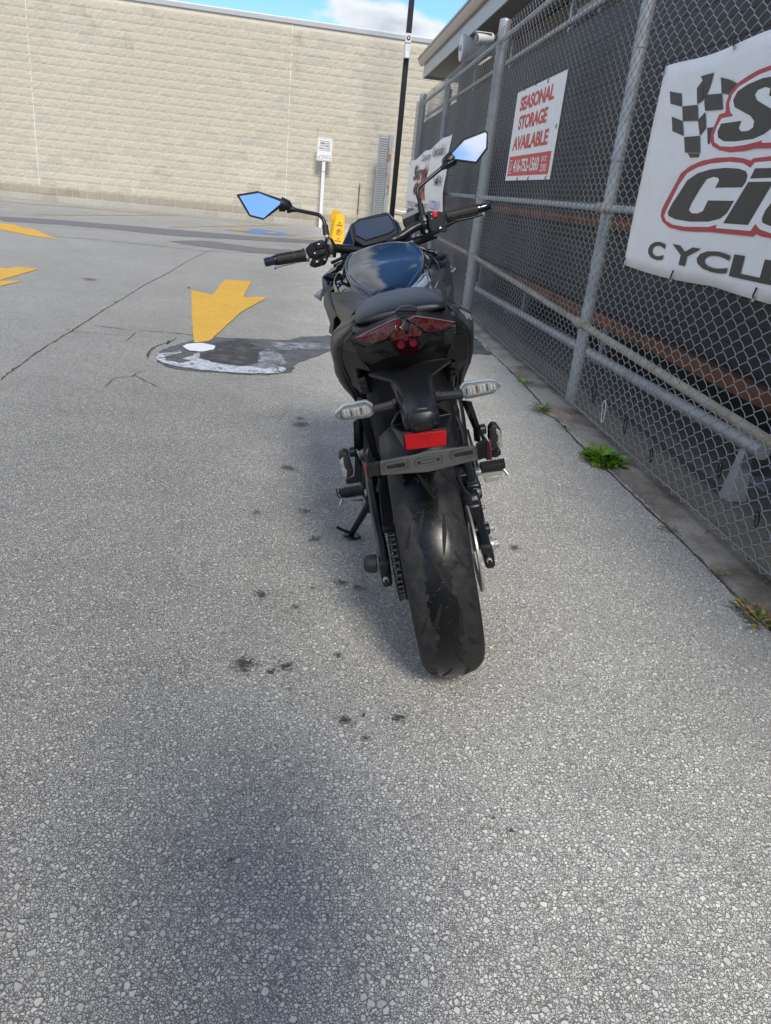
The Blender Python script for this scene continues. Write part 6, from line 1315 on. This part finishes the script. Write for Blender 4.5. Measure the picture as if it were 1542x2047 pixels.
for k in ('L', 'R'):
    s_ = -1 if k == 'L' else 1
    P = [Vector(p) for p in K['shroud' + k]]
    # crease between the glossy top face and the under face
    if k == 'L':
        top = [P[0], P[1], P[2], Vector((-.160, .92, .918)), P[6], P[7]]; bot = [P[2], P[3], P[4], P[5], P[6], Vector((-.160, .92, .918))]
        MB().slab(top, (.01, .02, -.03), .006).ob('tank_shroud', 'gloss', moto, bevel=.004, seg=3)
        MB().slab(bot, (.03, .03, .0), .004).ob('tank_shroud', 'gloss', moto, bevel=.004, seg=3)
    else:
        top = [P[0], P[1], P[2], P[5] + Vector((.0, 0, .004)), P[6]]; bot = [P[2], P[3], P[4], P[5]]
        MB().slab(top, (-.01, .02, -.03), .004).ob('tank_shroud', 'gloss', moto, bevel=.003, seg=3)
        MB().slab(bot, (-.03, .04, .0), .004).ob('tank_shroud', 'gloss', moto, bevel=.003, seg=3)
    MB().slab(K['knee' + k], (-s_ * .02, .03, -.02)).ob('knee_panel', 'plastic' if k == 'L' else 'gloss', moto, bevel=.005, seg=3)
    low = [Vector(p) for p in K['lower' + k]]
    MB().slab(low, (-s_ * .02, .04, 0)).ob('shroud_side', 'plastic_grey' if k == 'L' else 'plastic', moto, bevel=.004)
    MB().slab([(CX + s_ * .196, .80, .80), (CX + s_ * .205, .98, .86), (CX + s_ * .20, 1.08, .80), (CX + s_ * .16, .95, .55), (CX + s_ * .15, .80, .60)], (-s_ * .012, .0, 0)).ob('radiator_shroud', 'plastic', moto, bevel=.004)
    fi = K['find' + k]; fo_ = MB().slab(fi, (0, .03, 0), .004).ob('front_indicator', 'silvergrey' if k == 'L' else 'clear', moto, bevel=.003)
    MB().cyl((fi[0][0] * .9, 1.135, fi[0][2]), (CX + s_ * .12, 1.14, .87), .011, 10).ob('indicator_stem', 'rubber', fo_)
MB().slab([(-.2035, .965, .905), (-.197, .955, .905), (-.194, .95, .875), (-.2035, .955, .872)], (.003, .01, 0)).ob('warning_label', 'sticker', moto)
# ---- handlebar, controls
hb = MB().tube(K['barL'][2:] + [(-.02, 1.015, .985), (.03, 1.015, .988)] + K['barR'][:6], .0145, 14, 5).ob('handlebar', 'blackmetal', moto)
bl_ = [Vector(p) for p in K['barL']]; br_ = [Vector(p) for p in K['barR']]
def grip(a, b, e, name='grip'):
    d = (b - a).normalized(); g = MB().tube([a, a + d * .004, a + d * .012, a.lerp(b, .2), b - d * .006, b], [.0215, .0215, .0185, .0172, .0175, .0195], 20).ob(name, 'rubber', moto, bevel=.001)
    for q in range(12):
        an = 2 * math.pi * q / 12; n1 = d.orthogonal().normalized(); n2 = d.cross(n1); o_ = (n1 * math.cos(an) + n2 * math.sin(an)) * .0178
        MB().tube([a.lerp(b, .14) + o_, a.lerp(b, .32) + o_], .0012, 5).ob('rib', 'rubber', g)
        MB().tube([a.lerp(b, .42) + o_, a.lerp(b, .93) + o_], .0008, 5).ob('rib', 'rubber', g)
    MB().tube([b + d * .001, b + d * .010, b + d * .012, b.lerp(e, .8), e], [.0165, .0165, .0145, .0150, .0130], 18).ob('bar_end', 'gloss', moto, bevel=.001)
grip(bl_[2] + (bl_[1] - bl_[2]) * .10, bl_[1] + Vector((.002, 0, 0)), bl_[0]); grip(br_[5] + (br_[6] - br_[5]) * .05, br_[6] + Vector((-.004, 0, 0)), br_[7])
swl = MB().slab([(p[0], p[1] - .022, p[2]) for p in K['swL']], (0, .050, 0)).ob('left_switchgear', 'plastic', moto, bevel=.006, seg=3)
MB().box((-.195, .895, 1.028), (-.168, .907, 1.052)).ob('dip_switch', 'plastic', swl, bevel=.003)
MB().box((-.186, .8935, 1.043), (-.179, .896, 1.046)).ob('switch_mark', 'white', swl)
MB().box((-.206, .894, 1.010), (-.168, .905, 1.026)).ob('indicator_switch', 'plastic_dk', swl, bevel=.003)
MB().cyl((-.196, .9, 1.013), (-.196, .884, 1.010), .0055, 12).ob('switch_knob', 'plastic_dk', swl, bevel=.001)
MB().box((-.211, .894, .985), (-.190, .904, 1.000)).ob('horn_button', 'plastic_dk', swl, bevel=.002); MB().box((-.183, .896, .988), (-.166, .905, 1.002)).ob('mode_button', 'plastic_dk', swl, bevel=.002)
MB().box((-.203, .8925, .991), (-.197, .8935, .995)).box((-.204, .8925, 1.018), (-.199, .8935, 1.021)).box((-.176, .8945, .993), (-.172, .8955, .996)).ob('switch_mark', 'white', swl)
cl_ = MB().tube([(-.158, .955, .995), (-.150, .955, 1.02), (-.152, .96, 1.05)], [.020, .022, .013], 14).ob('mirror_clamp', 'blackmetal', moto, bevel=.002)
for z_ in (1.040, .998): MB().cyl((-.152, .936, z_), (-.152, .930, z_), .0055, 6).ob('bolt', 'steel', cl_)
swr = MB().slab([(p[0], p[1] - .034, p[2]) for p in K['swR']], (0, .055, 0)).ob('right_switchgear', 'plastic_grey', moto, bevel=.005, seg=3)
MB().slab([(p[0], p[1] - .004, p[2]) for p in K['kill']], (0, .012, 0)).ob('kill_switch', 'redbtn', swr, bevel=.0025)
MB().slab([(p[0], p[1] - .003, p[2]) for p in K['hazard']], (0, .010, 0)).ob('hazard_button', 'plastic_dk', swr, bevel=.002)
hz = Vector(K['hazard'][0]).lerp(Vector(K['hazard'][2]), .5); MB().add([hz + Vector((-.005, -.005, -.003)), hz + Vector((.005, -.005, -.003)), hz + Vector((0, -.005, .005))], [(0, 1, 2)]).ob('switch_mark', 'white', swr, smooth=0)
MB().box((.1985, .9835, 1.062), (.2005, .9845, 1.066)).box((.196, .9835, 1.049), (.200, .9845, 1.0505)).ob('switch_mark', 'white', swr)
cr_ = MB().tube([(.178, 1.035, 1.005), (.176, 1.030, 1.035), (.174, 1.035, 1.062)], [.020, .022, .013], 14).ob('mirror_clamp', 'blackmetal', moto, bevel=.002)
for z_ in (1.050, 1.012): MB().cyl((.177, 1.010, z_), (.177, 1.003, z_), .0055, 6).ob('bolt', 'steel', cr_)
rs_ = MB().slab([(p[0], p[1] - .01, p[2]) for p in K['resv']], (0, .045, .004)).ob('brake_reservoir', 'plastic_dk', moto, bevel=.004)
MB().slab([Vector(p) + Vector((0, -.008, 0)) for p in (K['resv'][0], K['resv'][1])] + [Vector(K['resv'][1]) + Vector((0, .035, .012)), Vector(K['resv'][0]) + Vector((0, .035, .012))], (0, 0, -.004)).ob('reservoir_lid', 'gloss', rs_, bevel=.001)
MB().tube(K['leverR'], [.004, .0045, .006, .008, .008], 10, 4).ob('brake_lever', 'blackmetal', moto); MB().tube([K['leverR'][0], Vector(K['leverR'][0]) + Vector((.006, -.002, .001))], .007, 12).ob('lever_tip', 'alu', moto)
MB().tube(K['leverL'], [.0045, .0045, .0055, .007], 10, 4).ob('clutch_lever', 'alu', moto); MB().tube([Vector(K['leverL'][0]) + Vector((-.003, 0, 0)), Vector(K['leverL'][0]) + Vector((.005, 0, .001))], .0085, 12).ob('lever_tip', 'alu', moto, bevel=.002)
MB().tube([(-.155, .96, .975), (-.13, 1.0, .978), (-.10, 1.03, .985), (-.07, 1.05, .97)], .006, 8, 4).tube([(-.15, .95, .965), (-.12, .98, .968), (-.08, 1.02, .96)], .005, 8, 4).ob('control_cable', 'rubber', moto)
MB().tube([(.20, 1.03, .99), (.15, 1.05, .985), (.10, 1.06, .975), (.07, 1.06, .96)], .006, 8, 4).tube([(.21, 1.04, .985), (.16, 1.07, .975), (.11, 1.08, .965)], .005, 8, 4).ob('control_cable', 'rubber', moto)
MB().cyl((.112, .99, .985), (.124, .985, .989), .006, 10).ob('cable_ferrule', 'steel', moto)
# ---- mirrors
for k, st, sg_ in (('L', K['mstemL'], -1), ('R', K['mstemR'], 1)):
    rad = [.0105, .0105, .0062, .0062, .0062, .0062, .0062, .0062, .011, .0145] if k == 'L' else [.0105, .0105, .0095, .0062, .0062, .0062, .0062, .012, .0145]
    arm_ = MB().tube(st, .0062, 12, 5).ob('mirror_arm', 'blackmetal', moto)
    a, b3 = Vector(st[0]), Vector(st[1]); MB().tube([a, b3 - (b3 - a) * .1], .0105, 14).ob('mirror_nut', 'blackmetal', arm_, bevel=.001)
    c3 = Vector(st[2]); d3 = Vector(st[3] if k == 'L' else st[2]); 
    if k == 'L': MB().tube([c3, d3], [.0108, .0098], 14).ob('mirror_boot', 'rubber', arm_, bevel=.001); MB().tube([b3, c3], .008, 12).ob('mirror_nut', 'steel', arm_)
    else: MB().tube([b3, c3], [.0108, .0098], 14).ob('mirror_boot', 'rubber', arm_, bevel=.001)
    e1, e2, e3 = Vector(st[-3]), Vector(st[-2]), Vector(st[-1])
    MB().tube([e1, e1.lerp(e2, .5), e2], [.0066, .0095, .0150], 16).ob('mirror_joint_cone', 'plastic', arm_)
    gm_ = [Vector(p) for p in K['mir' + k]]; nrm = Vector(K['mir%s_n' % k][0]); cc3 = sum(gm_, Vector()) / len(gm_)
    edge_ = sum(((gm_[2] + gm_[3]) / 2 if k == 'L' else (gm_[0] + gm_[-1]) / 2 for _ in (0,)), Vector())
    MB().tube([e2, e2.lerp(edge_, .5) - nrm * .010, edge_.lerp(cc3, .25) - nrm * .018], [.0165, .020, .024], 16).ob('mirror_neck', 'plastic', arm_, bevel=.002)
    sh_ = MB().slab(gm_, -nrm * .012).ob('mirror_shell', 'plastic', arm_, bevel=.003, seg=3)
    back_ = MB().slab([p.lerp(cc3, .12) - nrm * .012 for p in gm_][::-1], nrm * .002, .022).ob('mirror_back', 'plastic', arm_, smooth=60)
    glass = [Vector(p) for p in K['glass' + k]]; gc = sum(glass, Vector()) / len(glass); off_ = (gc - cc3).dot(nrm)
    MB().slab([p - nrm * ((p - cc3).dot(nrm)) + nrm * .0015 for p in glass], -nrm * .001).ob('mirror_glass', 'mirror', arm_, smooth=0)
# ---- instrument cluster
co = [Vector(p) for p in K['cl_out']]; ci_ = [Vector(p) for p in K['cl_in']]
cn = (co[2] - co[6]).cross(co[0] - co[4]).normalized()
if cn.y > 0: cn = -cn
cc4 = sum(co, Vector()) / len(co)
fl = lambda p, h: p - cn * ((p - cc4).dot(cn)) + cn * h
cl = MB().slab([fl(p, 0) for p in co], -cn * .035).ob('instrument_cluster', 'plastic', moto, bevel=.004, seg=3)
MB().slab([fl(p, .003) for p in ci_], -cn * .004).ob('display', 'darkglass', cl, bevel=.0008)
for i in range(len(ci_)): MB().tube([fl(ci_[i], .003), fl(ci_[(i + 1) % len(ci_)], .003)], .0016, 6).ob('display_bezel', 'plastic_grey', cl)
cw = [Vector(p) for p in K['cowl']]
MB().slab(cw, (0, .05, -.05)).ob('headlight_cowl', 'gloss', moto, bevel=.008, seg=3)
MB().bar((-.0, 1.03, .985), (.0, 1.06, 1.03), .06, .02).ob('cluster_mount', 'plastic_dk', moto)
for s_ in (-1, 1): MB().tube([(CX + s_ * .04, 1.02, .985), (CX + s_ * .04, 1.02, 1.005)], .018, 14).ob('bar_riser', 'blackmetal', moto, bevel=.003)

# ============================================================ PERSON taking the picture: stands right behind the camera, throws the soft shadow in the foreground
MT['skin'] = M('skin', (.50, .32, .24), .5, var=.06)
MT['jacket'] = M('navy_jacket', (.03, .04, .07), .8, bscale=200, bstr=.3, bdist=.001)
MT['jeans'] = M('blue_jeans', (.05, .07, .12), .85, bscale=300, bstr=.3, bdist=.001)
MT['hair'] = M('brown_hair', (.05, .03, .02), .6, bscale=150, bstr=.5, bdist=.003)
def skinned(name, chains, mat, parent, root=0, lv=1):
    """chains: lists of (x, y, z, radius); a chain may start with an int = index of an earlier vertex"""
    P = []; Rr = []; E = []
    for ch_ in chains:
        prev = None
        for q in ch_:
            if isinstance(q, int): prev = q; continue
            P.append(q[:3]); Rr.append(q[3]); 
            if prev is not None: E.append((prev, len(P) - 1))
            prev = len(P) - 1
    me = bpy.data.meshes.new(name); bm = bmesh.new(); lay = bm.verts.layers.skin.verify(); vs = [bm.verts.new(p) for p in P]
    for v_, r_ in zip(vs, Rr): v_[lay].radius = (r_, r_)
    vs[root][lay].use_root = True
    for a, b in E: bm.edges.new((vs[a], vs[b]))
    bm.to_mesh(me); bm.free(); me.materials.append(MT[mat]); o = bpy.data.objects.new(name, me); COL.objects.link(o); o.parent = parent
    k = o.modifiers.new('k', 'SKIN'); k.use_smooth_shade = True; s_ = o.modifiers.new('s', 'SUBSURF'); s_.levels = lv; s_.render_levels = lv
    return o
pe = empty('person', (.12, -.40, 0)); tag(pe, 'person in navy jacket and jeans holding a phone up at chest height', 'person')
# continuous body: pelvis, spine, neck, head, arms to the wrists, legs to the ankles
skinned('body', [[(0, 0, .95, .13), (0, .01, 1.10, .12), (0, 0, 1.28, .135), (0, -.01, 1.42, .12), (0, .0, 1.50, .058), (0, .02, 1.56, .055), (0, .03, 1.63, .085), (0, .03, 1.70, .088), (0, .02, 1.76, .05)],
    [3, (-.17, -.01, 1.40, .062), (-.25, .03, 1.24, .048), (-.27, .08, 1.08, .042), (-.24, .20, 1.08, .034), (-.195, .28, 1.10, .026)],
    [3, (.17, -.01, 1.40, .062), (.25, .03, 1.24, .048), (.22, .10, 1.06, .042), (.06, .20, 1.07, .034), (-.04, .28, 1.10, .026)],
    [0, (-.10, 0, .88, .095), (-.11, .02, .52, .062), (-.12, -.01, .30, .055), (-.12, -.02, .09, .040)],
    [0, (.10, 0, .88, .095), (.11, .02, .52, .062), (.12, -.01, .30, .055), (.12, -.02, .09, .040)]], 'skin', pe)
jk = skinned('jacket', [[(0, 0, .98, .165), (0, .01, 1.12, .155), (0, 0, 1.28, .165), (0, -.01, 1.41, .145), (0, -.01, 1.47, .085)],
    [3, (-.18, -.01, 1.40, .078), (-.26, .03, 1.24, .062), (-.275, .08, 1.08, .055), (-.245, .19, 1.08, .046), (-.215, .24, 1.09, .042)],
    [3, (.18, -.01, 1.40, .078), (.26, .03, 1.24, .062), (.225, .10, 1.06, .055), (.07, .19, 1.07, .046), (.0, .24, 1.09, .042)]], 'jacket', pe)
skinned('trousers', [[(0, 0, .98, .15), (0, 0, .92, .14)], [1, (-.10, 0, .84, .11), (-.11, .02, .52, .082), (-.12, -.01, .30, .075), (-.12, -.02, .06, .070)], [1, (.10, 0, .84, .11), (.11, .02, .52, .082), (.12, -.01, .30, .075), (.12, -.02, .06, .070)]], 'jeans', pe)
for s_ in (-1, 1):
    skinned('shoe', [[(s_ * .12, -.06, .045, .044), (s_ * .12, .03, .04, .046), (s_ * .125, .12, .035, .042), (s_ * .13, .17, .03, .030)]], 'rubber', pe)
    ox, oy = -.12, -.10      # the phone sits in front of the left shoulder
    hx = -.062 if s_ < 0 else .058
    skinned('palm', [[(ox + s_ * .08, oy + .38, 1.10, .024), (ox + hx, oy + .415, 1.105, .026), (ox + hx * .95, oy + .44, 1.12, .022)]], 'skin', pe)
    for j, (dz, l) in enumerate(((.035, .036), (.014, .040), (-.008, .038), (-.028, .030))):
        skinned('finger', [[(ox + hx, oy + .43, 1.115 + dz * .8, .0095), (ox + hx * .92, oy + .43 + l * .7, 1.13 + dz, .0085), (ox + hx * .62, oy + .43 + l * 1.35, 1.135 + dz, .0075), (ox + hx * .42, oy + .43 + l * 1.3, 1.137 + dz, .006)]], 'skin', pe)
    skinned('thumb', [[(ox + hx, oy + .41, 1.10, .011), (ox + hx * .72, oy + .425, 1.12, .0095), (ox + hx * .42, oy + .44, 1.135, .008)]], 'skin', pe)
skinned('hair', [[(0, -.01, 1.62, .07), (0, -.02, 1.70, .095), (0, .0, 1.765, .082), (0, .05, 1.775, .05)]], 'hair', pe)
skinned('nose', [[(0, .115, 1.665, .010), (0, .128, 1.645, .014), (0, .118, 1.635, .010)]], 'skin', pe)
for s_ in (-1, 1):
    MB().tube([(s_ * .032, .098, 1.68), (s_ * .032, .113, 1.68)], [.013, .009], 12).ob('eye', 'camwhite', pe)
    skinned('ear', [[(s_ * .088, .02, 1.69, .012), (s_ * .094, .015, 1.66, .014), (s_ * .088, .02, 1.64, .009)]], 'skin', pe)
skinned('mouth', [[(-.022, .108, 1.607, .006), (0, .116, 1.606, .008), (.022, .108, 1.607, .006)]], 'redbtn', pe)
ph = empty('phone', (0, 0, 0)); ph.matrix_world = cm @ Matrix.Translation((-.012, -.045, .022)); tag(ph, 'black smartphone held up by the person', 'phone')
MB().box((-.037, -.078, .0), (.037, .078, .008)).ob('phone_body', 'plastic_dk', ph, bevel=.003)
